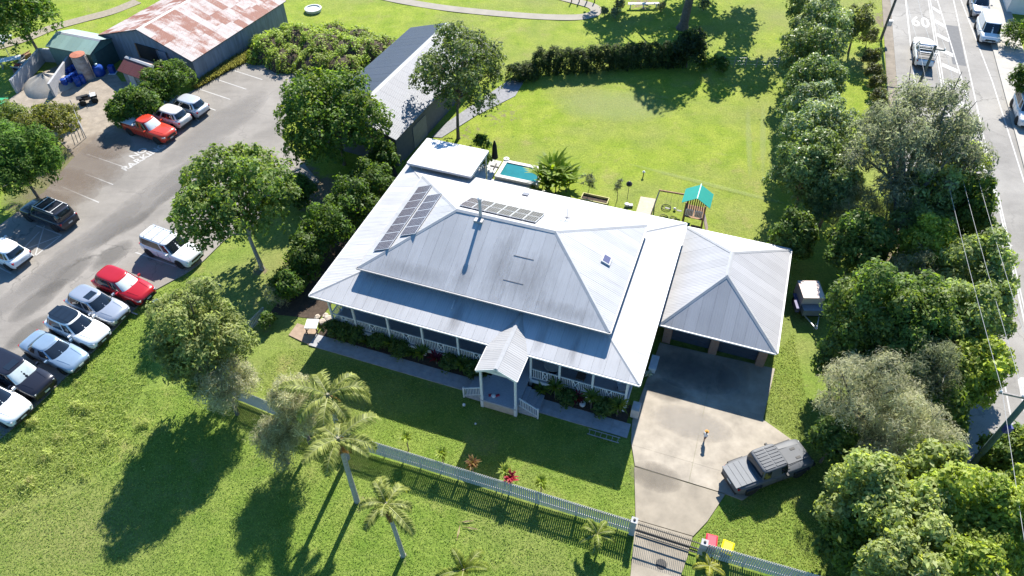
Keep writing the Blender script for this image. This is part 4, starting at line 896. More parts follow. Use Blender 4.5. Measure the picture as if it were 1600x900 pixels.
def car(label, kind, at, heading, pm, cat='car', roof=None, rails=None, screen=None, sunroof=False, group=None, name='parked_car', tray=None, scale=1.0, pano=False, z=0.05):
    L, Wd, H, belt, hb, hf, xw, xr, xq, xb, th = KIND[kind]; t = thing(name, label, cat, (at[0], at[1], z), heading, group); boxy = kind in ('truck', 'van', 'wagon4wd')
    t.scale = (scale,) * 3
    st = np.r_[-L / 2, -L / 2 + .06, -L / 2 + .2, np.linspace(-L / 2 + .45, L / 2 - .6, 15), L / 2 - .3, L / 2 - .12, L / 2 - .03, L / 2]
    top = np.interp(st, [-L / 2, -L / 2 + .12, min(xb, -L / 2 + .5), xw, xw + .05, L / 2 - .35, L / 2 - .1, L / 2], [th - .16, th - .01, th, belt, hb, hf + .03, hf - .04, hf - .22])
    hw = Wd / 2 * np.interp(st, [-L / 2, -L / 2 + .06, -L / 2 + .25, -L / 2 + .8, L / 2 - .9, L / 2 - .3, L / 2 - .06, L / 2], [.74, .86, .95, 1, 1, .93 if not boxy else .97, .78 if not boxy else .9, .60 if not boxy else .8])
    zb = np.interp(st, [-L / 2, -L / 2 + .3, L / 2 - .3, L / 2], [.42, .26, .24, .38])
    b = MB(); ring = []; n = len(st)
    for i in range(n):
        w, zt, z0 = hw[i], top[i], zb[i]; z0 = min(z0, zt - .25); r = .8 if boxy else 1.0
        half = [(0, z0), (.86 * w, z0), (.95 * w, z0 + .09), (.985 * w, z0 + .25), (w, zt - .26 * r), (.97 * w, zt - .09 * r), (.90 * w, zt - .02), (.5 * w, zt + .022), (0, zt + .035)]
        ring += [(st[i], y, z) for y, z in half] + [(st[i], -y, z) for y, z in half[-2:0:-1]]
    m = 16; fs = []
    for i in range(n - 1):
        for k in range(m): fs.append((i * m + k, (i + 1) * m + k, (i + 1) * m + (k + 1) % m, i * m + (k + 1) % m))
    fs.append(tuple(range(m))); fs.append(tuple(range((n - 1) * m, n * m))[::-1]); fs = [f[::-1] for f in fs]
    b.add(ring, fs); body = b.build('body', pm, t, 50)
    # cabin: one rounded surface, the panes follow it
    wb, wr = Wd / 2 * .94, Wd / 2 * (.74 if not boxy else .82); zr = H; pe = 4.2 if not boxy else 7.0; mid = Vector(((xq + xr) / 2, 0, 0)); zl = zr - (.07 if not boxy else .05)
    def surf(th_, t_, off=0.0):
        bow = 4 * t_ * (1 - t_)
        xf = xw + (xr - xw) * t_ + .03 * bow + off; xk = xb + (xq - xb) * t_ - .05 * bow - off; w_ = wb + (wr - wb) * t_ ** 1.25 + off
        ca_, sa_ = math.cos(th_), math.sin(th_); px_ = math.copysign(abs(ca_) ** (2 / pe), ca_); py_ = math.copysign(abs(sa_) ** (2 / pe), sa_)
        return Vector(((xf + xk) / 2 + (xf - xk) / 2 * px_ + (.05 if boxy else .10) * (px_ > 0) * px_ * (1 - py_ * py_) * (1 - t_ * .5), w_ * py_, belt - .03 + (zl - belt + .03) * t_))
    na = 40; ts = (0, .2, .4, .6, .8, .93, 1.0); vs = [surf(2 * math.pi * k / na, t_) for t_ in ts for k in range(na)]
    def capring(sx, dz): return [Vector((mid.x + (p.x - mid.x) * sx, p.y * sx, zl + dz)) for p in [surf(2 * math.pi * k / na, 1.0) for k in range(na)]]
    rise = zr - zl
    for sx, dz in ((.965, rise * .5), (.9, rise * .82), (.7, rise), (.35, rise * 1.1)): vs += capring(sx, dz)
    nr_ = len(ts) + 4; b = MB(); b.add(vs, [(i * na + k, i * na + (k + 1) % na, (i + 1) * na + (k + 1) % na, (i + 1) * na + k) for i in range(nr_ - 1) for k in range(na)] + [tuple(range((nr_ - 1) * na, nr_ * na))]); b.build('cabin', pm, body, 50)
    def pane2(nm, a0, a1, t0, t1, m_, taper=0.0):
        b = MB(); nu, nv = 9, 4; vs = []
        for j in range(nv + 1):
            t_ = t0 + (t1 - t0) * j / nv; f = 1 - taper * j / nv; am = (a0 + a1) / 2
            for i in range(nu + 1): vs.append(surf(math.radians(am + (a0 + (a1 - a0) * i / nu - am) * f), t_, .009))
        b.add(vs, [(j * (nu + 1) + i, j * (nu + 1) + i + 1, (j + 1) * (nu + 1) + i + 1, (j + 1) * (nu + 1) + i) for j in range(nv) for i in range(nu)]); return b.build(nm, m_, t, True)
    pane2('windscreen', -39, 39, .06, .95, screen or GLASS); pane2('rear_window', 143, 217, .18, .93, GLASS)
    if kind == 'van': cuts = [(52, 72)]
    elif kind in ('ute', 'truck'): cuts = [(53, 88), (92, 128)]
    elif kind == 'sedan': cuts = [(53, 88), (92, 127)]
    else: cuts = [(53, 82), (86, 112), (116, 130)]
    for c0, c1 in cuts: pane2('side_window', c0, c1, .14, .92, GLASS); pane2('side_window', -c1, -c0, .14, .92, GLASS)
    if roof is not None:
        rg = [capring(.93, rise * .78), capring(.7, rise * 1.0), capring(.35, rise * 1.1)]; b = MB(); b.add([p + Vector((0, 0, .008)) for q in rg for p in q], [(i * na + k, i * na + (k + 1) % na, (i + 1) * na + (k + 1) % na, (i + 1) * na + k) for i in range(2) for k in range(na)] + [tuple(range(2 * na, 3 * na))]); b.build('roof_panel', roof, t, True)
    r = .34 if kind in ('sedan', 'suv', 'van') else .39
    for x in (-L / 2 + L * .19, L / 2 - L * .185):
        for s in (-1, 1):
            wheel(t, x, s * (Wd / 2 - .105), r, .24, s)
            ab = MB(); nn = 14; ya = s * (Wd / 2 + .002); ri, ro = r * 1.0, r * 1.2
            pts = [(x + q * math.cos(a), ya, r + q * math.sin(a)) for q in (0.02, ro) for a in np.linspace(-.35, math.pi + .35, nn)]
            ab.add(pts, [(k, k + 1, nn + k + 1, nn + k) if s < 0 else (k, nn + k, nn + k + 1, k + 1) for k in range(nn - 1)]); ab.build('wheel_arch', BLACK, t)
    for s in (-1, 1):
        y = s * Wd / 2 * .70
        MB().box((L / 2 - .22, y, hf - .19), (.34, .30, .11), rz=-s * .42).build('headlight', LENS, t)
        MB().box((-L / 2 + .13, s * Wd / 2 * .76, th - .17), (.16, .22, .16), rz=s * .3).build('tail_light', REDL, t)
        mb_ = MB(); mb_.box((xw - .32, s * (Wd / 2 + .10), belt + .05), (.12, .2, .15)); mb_.build('mirror', pm if kind not in ('truck',) else BLACK, t)
        for xd in ((xw + xb) / 2 + .15, xw - .35, xb + .55 if kind not in ('ute', 'truck') else xb + .1):
            MB().box((xd, s * (Wd / 2 * .999), .68), (.012, .012, .62)).build('door_seam', BLACK, body)
    MB().box((L / 2 - .03, 0, hf - .30), (.1, Wd * .5, .17)).build('grille', BLACK, t)
    MB().box((L / 2 - .06, 0, .42), (.14, Wd * .72, .14)).build('front_bumper', BLACK, t); MB().box((-L / 2 + .05, 0, .46), (.13, Wd * .78, .16)).build('rear_bumper', BLACK, t)
    for x, dx in ((L / 2 + .012, 1), (-L / 2 + .0 - .012, -1)): MB().box((x, 0, .52 if dx > 0 else .72), (.02, .37, .11)).build('number_plate', PLATE, t)
    for s in (-1, 1):
        MB().beam((xw + .12, s * Wd * .30, hb + .035), (L / 2 - .35, s * Wd * .25, hf + .055), .02, .012).build('bonnet_crease', pm, body)
    if rails:
        for s in (-1, 1): MB().beam((xq + .15, s * wr * .86, zr + .06), (xr - .1, s * wr * .86, zr + .06), .035, .04).build('roof_rail', rails, t)
        if rails is not GALV or kind == 'wagon4wd':
            for x in (xr - .45, (xr + xq) / 2, xq + .5): MB().beam((x, -wr * .86, zr + .085), (x, wr * .86, zr + .085), .06, .025).build('cross_bar', rails, t)
    if sunroof: MB().box((xr - .42, 0, zr + .004), (.55, wr * 1.05, .03)).build('sunroof', GLASS, t)
    if pano:
        for k in range(4): MB().box((xr - .3 - .5 * k, 0, zr + .014), (.44, wr * 1.2, .02)).build('roof_pane', GLASS, t)
    if kind == 'ute' and tray is not None:
        x0, x1 = -L / 2 + .12, xb - .08
        MB().box(((x0 + x1) / 2, 0, th + .06), (x1 - x0, Wd * .86, .06)).build('tray_cover', tray, t)
        MB().beam((x1 - .1, -Wd * .36, th + .25), (x1 - .1, Wd * .36, th + .25), .06, .06).build('sports_bar', BLACK, t)
    return t
W_ = paint('white', (.72, .73, .74), 0.0); WR = paint('pearl', (.62, .60, .57), .2); SIL = paint('silver', (.42, .45, .50), .55); REDP = paint('red', (.42, .012, .018), .25); ORA = paint('fire_red', (.52, .045, .02), .1)
LBL = paint('ice_blue', (.30, .40, .50), .5); BLK = paint('black', (.018, .018, .026), .3); CHAR = paint('charcoal', (.03, .035, .05), .4); GUN = mat('paint_gunmetal', (.095, .10, .11), .55, 0.0, var=.06, spec=.3)
CA = math.radians(-26); CB = math.radians(154); GR1 = 'cars nosed in along the grass edge of the car park'; GR2 = 'cars along the upper edge of the car park'
def gc(u, v, z=.7): return G(u, v, z)
car('white SUV with roof rails, alone at the top of the grass-edge row', 'wagon4wd', gc(267, 386, .9), CA, W_, rails=GALV, group=GR1)
car('bright red SUV with reflective sunshade, parked below the lone white SUV', 'suv', gc(194, 447), CA, REDP, screen=SHADE, group=GR1, scale=1.02)
car('silver SUV with a dark sunroof, between the red and black-roofed cars', 'suv', gc(153, 478), CA, SIL, sunroof=True, group=GR1, scale=1.02)
car('white SUV with a black glass roof in the grass-edge row', 'suv', gc(122, 512), CA, W_, roof=GLASS, pano=True, group=GR1, scale=1.02)
car('pale blue sedan parked between the black-roofed SUV and the black wagon', 'sedan', gc(86, 550, .6), CA, LBL, group=GR1)
car('black wagon with bright sunshade behind its windscreen', 'wagon4wd', gc(30, 586, .8), CA, BLK, screen=SHADE, sunroof=True, group=GR1)
car('white car cut by the left edge, lowest of the grass-edge row', 'suv', gc(-6, 628), CA, W_, group=GR1, scale=1.04)
car('orange-red pickup with white tray cover at the upper bays', 'ute', gc(233, 200, .8), CA, ORA, cat='pickup', name='pickup_truck', screen=SHADE, tray=WHITE, group=GR2)
car('pearl SUV parked between the orange-red pickup and the silver SUV', 'suv', gc(262, 181), CB, WR, group=GR2)
car('silver SUV nosed towards the bush, uppermost of the upper bays', 'suv', gc(290, 165), CB, paint('light_silver', (.55, .57, .60), .4), group=GR2)
car('dark SUV with roof bars parked in the tree shade', 'wagon4wd', gc(76, 333, .8), CB, CHAR, rails=WHITE, group=GR2)
car('white car cut by the left edge below the shaded dark SUV', 'suv', gc(4, 393), CB, W_, group=GR2)
RH = math.atan2(RD.y, RD.x)
tu = car('white tradesman pickup with ladder racks driving up the road', 'ute', gc(1443, 80, .8), RH, W_, cat='pickup', name='pickup_truck')
for x in (-.95, -1.6, -2.3):
    MB().beam((x, -.85, 1.75), (x, .85, 1.75), .06, .06).build('ladder_rack', GALV, tu)
    for s in (-1, 1): MB().beam((x, s * .83, 1.05), (x, s * .83, 1.75), .05, .05, (1, 0, 0)).build('rack_upright', GALV, tu)
MB().prism([(-2.5, -.8), (-1.0, -.8), (-1.0, .8), (-2.5, .8)], 1.1, 1.165).build('tray_floor', BLACK, tu)
car('white van parked at the far kerb of the road', 'van', gc(1545, 43, 1.0), RH + math.pi, W_, cat='van', name='parked_van', z=.06)
car('silver SUV parked at the far kerb behind the white van', 'suv', gc(1530, 9), RH + math.pi, paint('steel', (.30, .32, .35), .5), name='parked_car', z=.06)
car('white car cut by the right edge, parked at the far kerb', 'wagon4wd', gc(1604, 172, .8), RH + math.pi, W_, rails=BLACK, name='parked_car', z=.06)
tk = car('grey boxy four-door pickup with ribbed roof on the driveway', 'truck', (14.8, 21.95), math.radians(20), GUN, cat='pickup', name='pickup_truck')
for k in range(7):
    for x0, x1 in ((-.85, -.22), (-.12, .5)): MB().box(((x0 + x1) / 2, -.6 + .2 * k, 1.885), (x1 - x0, .085, .03)).build('roof_rib', GUN, tk)
for k in range(4):
    MB().box((-1.47 - .36 * k, 0, 1.19), (.34, 1.5, .05)).build('tonneau_panel', mat('tonneau', (.20, .205, .21), .7, 0, var=.08, spec=.25), tk)
for x in (-1.6, 1.63):
    for s in (-1, 1): MB().box((x, s * .97, .88), (1.0, .16, .07)).box((x + .47, s * .97, .78), (.07, .16, .22)).box((x - .47, s * .97, .78), (.07, .16, .22)).build('wheel_flare', BLACK, tk)
MB().box((1.55, 0, 1.17), (1.2, 1.0, .05)).build('bonnet_bulge', GUN, tk); MB().box((2.63, 0, .62), (.22, 1.7, .2)).build('steel_bumper', BLACK, tk)
for s in (-.3, .3): MB().box((1.75, s, 1.2), (.3, .14, .03)).build('bonnet_vent', BLACK, tk)
MB().box((.82, 0, 1.16), (.12, 1.5, .05)).build('cowl', BLACK, tk)

# trailer beside the garage
tp = G(1265, 487, .3); tl = thing('box_trailer', 'pink-topped box trailer parked beside the garage under the trees', 'trailer', (tp.x, tp.y, 0), HY - math.radians(72) )
MB().box((-.95, 0, 1.05), (1.7, 1.5, 1.1)).build('canopy', mat('pink_canvas', (.62, .50, .46), .8, var=.06), tl); MB().box((0.25, 0, .75), (.62, 1.45, .5)).build('front_locker', mat('steel_blue', (.2, .22, .27), .5, .3), tl)
MB().box((-.7, 0, .42), (2.4, 1.45, .14)).build('chassis', BLACKM, tl)
for s in (-1, 1):
    MB().beam((.5, s * .5, .42), (1.75, 0, .42), .06, .07).build('draw_bar', GALV, tl); wheel(tl, -.9, s * .85, .33, .2, s)
    MB().box((-.9, s * .86, .74), (.85, .24, .06)).build('mudguard', mat('guard_purple', (.11, .1, .2), .6), tl)
MB().box((-.15, -1.0, .7), (.8, .25, .4)).build('side_box', MATS['guard_purple'], tl); MB().tube([(1.4, 0, 0.0), (1.4, 0, .6)], .03, 6).build('jockey_stand', GALV, tl)

# wheelie bins
def bin_(label, u, v, lidc, rz):
    q = G(u, v, 1.03); q.z = 0.0; t = thing('wheelie_bin', label, 'bin', q, rz); b = MB(); G_ = mat('bin_green', (.02, .05, .03), .6)
    vs = [(sx * w / 2, sy * d / 2, z) for z, w, d in ((.08, .44, .5), (.95, .56, .68)) for sx, sy in ((-1, -1), (1, -1), (1, 1), (-1, 1))]
    b.add(vs, [(3, 2, 1, 0), (4, 5, 6, 7), (0, 1, 5, 4), (1, 2, 6, 5), (2, 3, 7, 6), (3, 0, 4, 7)]); b.build('bin_body', G_, t)
    b = MB(); vs = [(sx * w / 2, sy * d / 2, z) for z, w, d in ((.955, .62, .76), (1.0, .62, .76), (1.06, .46, .55)) for sx, sy in ((-1, -1), (1, -1), (1, 1), (-1, 1))]
    b.add(vs, [(3, 2, 1, 0), (8, 9, 10, 11)] + [(a + 4 * k, (a + 1) % 4 + 4 * k, (a + 1) % 4 + 4 * k + 4, a + 4 * k + 4) for k in (0, 1) for a in range(4)]); b.build('lid', lidc, t)
    for s in (-1, 1): MB().lathe([(.1, -.03), (.1, .03)], n=12).build('wheel', RUBBER, t, M=Matrix.Translation((s * .25, .3, .1)) @ Matrix.Rotation(math.pi / 2, 4, 'Y'))
    MB().beam((-.22, .39, .93), (.22, .39, .93), .03, .03).build('handle', G_, t)
bin_('wheelie bin with a red lid behind the fence', 1112, 845, mat('red_lid', (.60, .03, .06), .45), grz + .05)
bin_('wheelie bin with a yellow lid behind the fence', 1137, 855, mat('yellow_lid', (.75, .60, .0), .45), grz - .1)

# ================================================================== VEGETATION
DG = dict(ca=(.032, .066, .014), cb=(.085, .15, .024)); MG = dict(ca=(.035, .07, .012), cb=(.095, .15, .025)); YG = dict(ca=(.10, .15, .02), cb=(.24, .29, .05))
GG = dict(ca=(.10, .115, .065), cb=(.21, .22, .13)); FG = dict(ca=(.19, .19, .115), cb=(.36, .35, .235)); PG = dict(ca=(.08, .12, .035), cb=(.22, .28, .11))
tree('dense_tree', 'dense round dark green tree between the car park and the long shed', (524, 192), 4.3, 82, 3.9, n=15000, size=.17, aspect=.6, nl=26, rl=.36, flush_sheen=(.22, .27, .035), **DG)
tree('umbrella_tree', 'spreading light green tree with bare leaning trunk at the car park edge', (373, 312), 5.6, 98, 2.9, n=13000, size=.17, aspect=.6, nl=22, rl=.34, flush_sheen=(.24, .28, .07), ca=(.05, .09, .02), cb=(.13, .19, .045), base=(410, 420), bark=BARKG, tr=.2, shell=.5)
tree('leafy_tree', 'tall airy grey-green tree in front of the long shed roof', (718, 118), 6.0, 74, 4.4, n=9500, size=.17, aspect=.5, nl=20, rl=.36, ca=(.04, .065, .025), cb=(.10, .135, .05), flush_sheen=(.16, .19, .07), base=(716, 216), tr=.2, shell=.6)
tree('corner_tree', 'dark green tree in the top left corner above the scrap heap', (30, 22), 4.6, 54, 3.6, n=7000, size=.2, nl=16, flush_sheen=(.1, .14, .02), **DG)
tree('feathery_tree', 'big ferny green tree at the left edge over the shaded car park', (30, 258), 4.0, 74, 3.0, n=11000, size=.2, aspect=.3, nl=18, m=LEAFS, ca=(.04, .085, .015), cb=(.10, .17, .03), ryk=.8)
tree('yellowish_shrub', 'yellow-green shrub between the yard gate and the ferny tree', (75, 200), 2.1, 38, 1.9, n=4500, size=.14, nl=12, ca=(.07, .085, .02), cb=(.16, .16, .045), cat='shrub')
tree('yellowish_shrub', 'yellow-green shrub at the left edge beside the green awning', (22, 196), 2.0, 36, 1.8, n=4000, size=.14, nl=12, ca=(.055, .085, .02), cb=(.13, .16, .04), cat='shrub')
tree('yellowish_shrub', 'small pale shrub beside the yard gate posts', (105, 178), 1.1, 18, 1.0, n=1500, size=.12, nl=6, ca=(.07, .085, .02), cb=(.15, .15, .05), cat='shrub')
for lab, u, v, r, zc in (('dark bush between the pump shed and the silver SUV', 262, 128, 34, 1.9), ('lower dark bush behind the pearl SUV', 222, 160, 32, 1.7), ('dark bush at the rear of the orange-red pickup', 188, 178, 22, 1.3)):
    tree('car_park_bush', lab, (u, v), zc, r, zc * .92, n=5000, size=.15, nl=12, cat='bush', group='bushes above the parked pickup', flush_sheen=(.11, .15, .02), **DG)
# the overgrown mound
mound = thing('overgrown_mound', 'low mound smothered in bright green creeper behind the car park', 'mound', G(500, 88))
mo = G(500, 88); Qs = []; Cs = []; lob = []
for (u, v, r, h) in ((425, 75, 3.0, 1.5), (465, 66, 3.2, 1.9), (505, 78, 3.2, 2.0), (545, 82, 2.8, 1.7), (580, 78, 2.2, 1.4), (450, 92, 2.6, 1.3), (495, 98, 2.8, 1.4), (535, 102, 2.4, 1.2), (560, 58, 2.0, .9), (520, 50, 2.0, .9), (600, 72, 1.8, 1.1), (410, 85, 1.8, 1.0)):
    g = G(u, v, h * .4) - mo; lob.append((g.x, g.y, h - r * .82, r))
lob = [(x, y, z, r) for x, y, z, r in lob]
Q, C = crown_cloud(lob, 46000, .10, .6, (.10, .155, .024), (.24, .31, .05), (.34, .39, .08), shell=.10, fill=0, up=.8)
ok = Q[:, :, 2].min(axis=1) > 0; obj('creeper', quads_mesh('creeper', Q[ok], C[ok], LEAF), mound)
hb_ = MB()
for x, y, z, r in lob: hb_.lathe([(math.sqrt(max(0.01, (r * .93) ** 2 - (zz - z) ** 2)), zz) for zz in np.linspace(-.05, z + r * .9, 5)], (x, y, 0), 12)
hb_.build('earth_heap', SOIL, mound, True)
# trees along the right boundary of the back lawn
ROW = [(1268, 12, 48, 3.8, 0), (1278, 56, 54, 4.3, 1), (1264, 90, 50, 3.9, 0), (1272, 140, 48, 3.9, 0), (1262, 190, 50, 4.1, 1), (1276, 224, 62, 4.6, 1), (1262, 272, 60, 4.3, 0), (1300, 302, 48, 3.8, 0)]
for k, (u, v, r, zc, pale) in enumerate(ROW):
    tree('boundary_tree', f'{"pale-tipped and sheened" if pale else "glossy green"} rounded tree, {ORD[k]} from the top in the row beside the back lawn', (u, v), zc, r * .92, zc * .92, n=9500, size=.15, aspect=.55, nl=22, rl=.36, m=LEAFG, group='row of rounded trees beside the back lawn',
         flush_sheen=(.62, .66, .50) if pale else (.24, .28, .11), ca=(.05, .09, .03), cb=(.15, .205, .075))  # pale top tint also paints the glossy sheen on these crowns
for k, (u, v) in enumerate(((1357, 60), (1362, 92), (1366, 112), (1370, 132), (1374, 152), (1376, 172), (1372, 192))):
    tree('verge_shrub', f'narrow dark shrub, {ORD[k]} from the top in the thin row by the road verge', (u, v), 1.0, 13 if k else 17, .95, n=1400, size=.12, nl=7, cat='shrub', ca=(.035, .05, .018), cb=(.10, .10, .045), group='thin shrub row by the verge', limbs=False)
tree('verge_tree', 'loose green tree behind the top of the rounded row near the verge', (1340, 40), 3.0, 26, 2.6, n=2500, size=.16, nl=9, ca=(.05, .07, .02), cb=(.12, .14, .05))
# clipped hedge of upright shrubs
for k in range(14):
    u = 806 + 19.5 * k; v = 112 - 1.2 * k + (8 if k < 2 else 0); h = 1.5 if k > 1 else .8
    c = G(u, v + 4, 0); t = thing('hedge_conifer', f'upright dark shrub, {ORD[k]} from the left in the hedge behind the lawn', 'shrub', c, 0, 'hedge behind the back lawn')
    lb = [(random.uniform(-.2, .2), random.uniform(-.15, .15), z_, r_) for z_, r_ in ((.4, .95), (h * .5, 1.0), (h * .85, .95), (h * 1.1, .8), (h * random.uniform(1.25, 1.55), .45))]
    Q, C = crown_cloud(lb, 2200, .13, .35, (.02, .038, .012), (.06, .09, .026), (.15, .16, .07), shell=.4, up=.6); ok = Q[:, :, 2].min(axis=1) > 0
    obj('crown', quads_mesh('crown', Q[ok], C[ok], LEAFS), t); MB().tube([(0, 0, 0), (0, 0, h)], [.07, .03], 6).build('trunk', BARK, t)
tree('tall_hedge_shrub', 'tall dark green shrub at the right end of the hedge below the big trunk', (1077, 78), 1.9, 27, 2.0, n=5000, size=.15, nl=13, ca=(.014, .028, .010), cb=(.04, .065, .02), cat='shrub')
for k, (u, v) in enumerate(((1105, 100), (1125, 96), (1130, 104))):
    tree('fence_line_shrub', f'low dark shrub, {ORD[k]} beyond the tall hedge shrub', (u, v), .5, 12, .5, n=700, size=.12, nl=5, cat='shrub', group='low shrubs on the fence line', limbs=False, **DG)
# the shade tree whose crown is above the frame
bt = G(1066, 44); t = thing('shade_tree', 'big tree at the top edge with only its dark trunk in view', 'tree', bt)
lobes = [(random.uniform(-6, 11), random.uniform(1.0, 14), random.uniform(7.6, 9.8), random.uniform(1.2, 2.2)) for _ in range(34)] + [(random.uniform(2, 10), random.uniform(-2, 2), random.uniform(8.6, 10), random.uniform(1.2, 1.9)) for _ in range(8)] + [(0, 1, 12, 3)]
Q, C = crown_cloud(lobes, 17000, .28, .5, (.03, .06, .012), (.08, .13, .025), shell=.6); obj('crown', quads_mesh('crown', Q, C, LEAF), t)
b = MB(); b.tube([(0, 0, -.1), (.1, 0, .6), (.25, .1, 2.5), (.5, .2, 6), (.5, .4, 10)], [.75, .5, .46, .36, .15], 9)
for L in lobes[::3]: b.tube([(.4, .2, random.uniform(4.6, 6.5)), (L[0] * .5, L[1] * .5, 8.2), L[:3]], [.18, .12, .05], 5)
b.build('trunk', BARK, t, True)
# big gum
gum = tree('gum_tree', 'large grey-green gum tree with dark forked trunk beside the road', (1428, 236), 8.2, 112, 4.9, n=18000, size=.19, aspect=.24, nl=34, rl=.25, m=LEAFS, ca=(.095, .108, .07), cb=(.21, .225, .155), flush_sheen=(.31, .32, .22), base=(1368, 432), bark=mat('gum_bark', (.10, .09, .085), .85, var=.4, scale=3), tr=.36, shell=.85, droop=.8, ryk=.9)
# roadside belt at the right
BELT = [('bright green tree under the wires next to the turn arrow', 1478, 288, 44, 4.6, 'Y'), ('yellow-green roadside tree just below the gum crown', 1440, 335, 48, 4.3, 'P'), ('mid green roadside tree beside the wires', 1500, 345, 42, 4.2, 'M'), ('bright yellow-green bush beside the gum trunk', 1445, 400, 44, 3.6, 'Y'),
        ('mixed green roadside tree left of the lower arrow', 1515, 430, 46, 4.2, 'P'), ('broad dark green tree beside the trailer', 1368, 505, 66, 4.6, 'D'), ('dark leafy tree between the broad tree and the road', 1420, 520, 62, 4.4, 'D'), ('light green tree by the kerb under the wires', 1490, 515, 50, 4.0, 'P'),
        ('yellow-green roadside tree above the green power pole', 1512, 585, 46, 3.4, 'Y'), ('grey feathery wattle below the broad dark tree', 1345, 622, 66, 3.6, 'F'), ('grey-green feathery wattle next to the power pole foot', 1418, 690, 62, 3.4, 'F'), ('olive feathery tree left of the power pole', 1440, 600, 52, 3.6, 'G'),
        ('light leafy tree beside the boxy pickup, nearest the drive', 1345, 775, 56, 3.4, 'L'), ('pale yellow-green tree at the bottom, left of the biggest', 1410, 835, 66, 3.8, 'L'), ('biggest bright yellow-green tree at the bottom right', 1488, 812, 66, 4.0, 'Y'), ('yellow-green tree cut by the bottom right corner', 1560, 850, 66, 4.0, 'Y'),
        ('dark green tree right of the power pole', 1572, 715, 34, 2.2, 'D'), ('bright leafy tree cut by the right edge beside the pole', 1600, 715, 26, 2.6, 'Y'), ('pale tree cut by the bottom edge near the fence end', 1400, 900, 54, 3.6, 'L'), ('bright tree cut by the bottom edge below the biggest', 1490, 905, 60, 3.8, 'Y'), ('shaded green tree between the gum trunk and the garage', 1338, 392, 44, 3.0, 'D'), ('shaded low tree just behind the garage roof', 1240, 372, 32, 2.2, 'D'), ('dark tree filling the gap below the broad tree', 1395, 590, 50, 3.4, 'D'), ('olive tree beside the lawn below the trailer', 1318, 555, 36, 2.6, 'D'), ('green tree left of the pole foot', 1462, 650, 36, 2.6, 'M'), ('grey-green tree under the gum crown', 1400, 345, 46, 3.6, 'G'), ('bright tree left of the lower arrow, against the kerb', 1535, 500, 34, 3.4, 'P'), ('yellow-green tree between the pole and the biggest tree', 1452, 752, 50, 3.2, 'L'), ('leafy tree beside the biggest bright tree', 1562, 795, 46, 3.0, 'Y'), ('small shaded tree at the lawn edge near the boxy pickup', 1300, 690, 28, 2.0, 'D'), ('shaded shrub tree at the bottom lawn edge', 1325, 850, 34, 2.2, 'M'), ('brownish thin tree beside the gum trunk', 1335, 340, 36, 3.0, 'G'), ('olive tree at the foot of the gum trunk', 1420, 445, 44, 3.0, 'G')]
PAL = {'Y': dict(YG, flush_sheen=(.38, .42, .09)), 'P': dict(PG, flush_sheen=(.34, .38, .17)), 'M': dict(MG, flush_sheen=(.24, .28, .06)), 'D': dict(ca=(.035, .068, .016), cb=(.10, .16, .035), flush_sheen=(.26, .31, .08)), 'F': dict(FG, flush_sheen=(.42, .41, .29)), 'G': dict(GG, flush_sheen=(.28, .30, .17)), 'L': dict(ca=(.11, .15, .045), cb=(.25, .29, .10), flush_sheen=(.42, .45, .18))}
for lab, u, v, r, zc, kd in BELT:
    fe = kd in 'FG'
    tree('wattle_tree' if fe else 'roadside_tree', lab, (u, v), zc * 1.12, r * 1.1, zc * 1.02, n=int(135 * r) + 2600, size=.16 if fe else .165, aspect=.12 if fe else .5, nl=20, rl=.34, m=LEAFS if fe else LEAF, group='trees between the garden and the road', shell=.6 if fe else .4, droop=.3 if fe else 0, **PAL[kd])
tree('kerb_tree', 'leafy tree cut by the right edge beside the footpath slabs', (1598, 128), 2.4, 22, 1.9, n=2200, size=.16, nl=9, **MG)
tree('kerb_tree', 'dark shrub at the right edge below the parked white van', (1592, 55), 1.3, 26, 1.2, n=2000, size=.14, nl=8, cat='shrub', **MG)
qq = rp(31.5, 47.5); t = thing('street_tree', 'tree beyond the right edge that shades the road', 'tree', qq)
lobes = make_lobes((0, 0, 5), 4, 4, 2.6, 14, 1.6); Q, C = crown_cloud(lobes, 6000, .24, .5, **DG); obj('crown', quads_mesh('crown', Q, C, LEAF), t); MB().tube([(0, 0, 0), (0, 0, 5)], [.22, .1], 7).build('trunk', BARK, t)
# left-hand trees by the front fence
tree('bushy_tree', 'tall bushy green tree left of the front fence corner', (314, 535), 5.0, 76, 4.9, n=17000, size=.17, aspect=.35, nl=26, rl=.32, m=LEAFS, ca=(.10, .13, .04), cb=(.22, .25, .085), flush_sheen=(.33, .35, .15), shell=.6)
tree('wispy_tree', 'wispy grey-leaved tree at the left end of the fence', (348, 600), 3.2, 50, 2.4, n=7500, size=.19, aspect=.12, nl=18, rl=.32, m=LEAFS, shell=.7, droop=.3, **FG)
tree('wispy_tree', 'wispy grey tree tangled with the tallest palm crown', (466, 642), 3.8, 42, 3.5, n=8000, size=.2, aspect=.11, nl=16, rl=.34, m=LEAFS, shell=.7, droop=.4, ca=(.19, .185, .11), cb=(.35, .335, .215))
tree('wispy_tree', 'low wispy grey tree over the fence beside the tallest palm', (435, 690), 2.4, 34, 1.9, n=5000, size=.19, aspect=.11, nl=12, rl=.36, m=LEAFS, shell=.7, droop=.4, ca=(.18, .18, .105), cb=(.34, .33, .21))
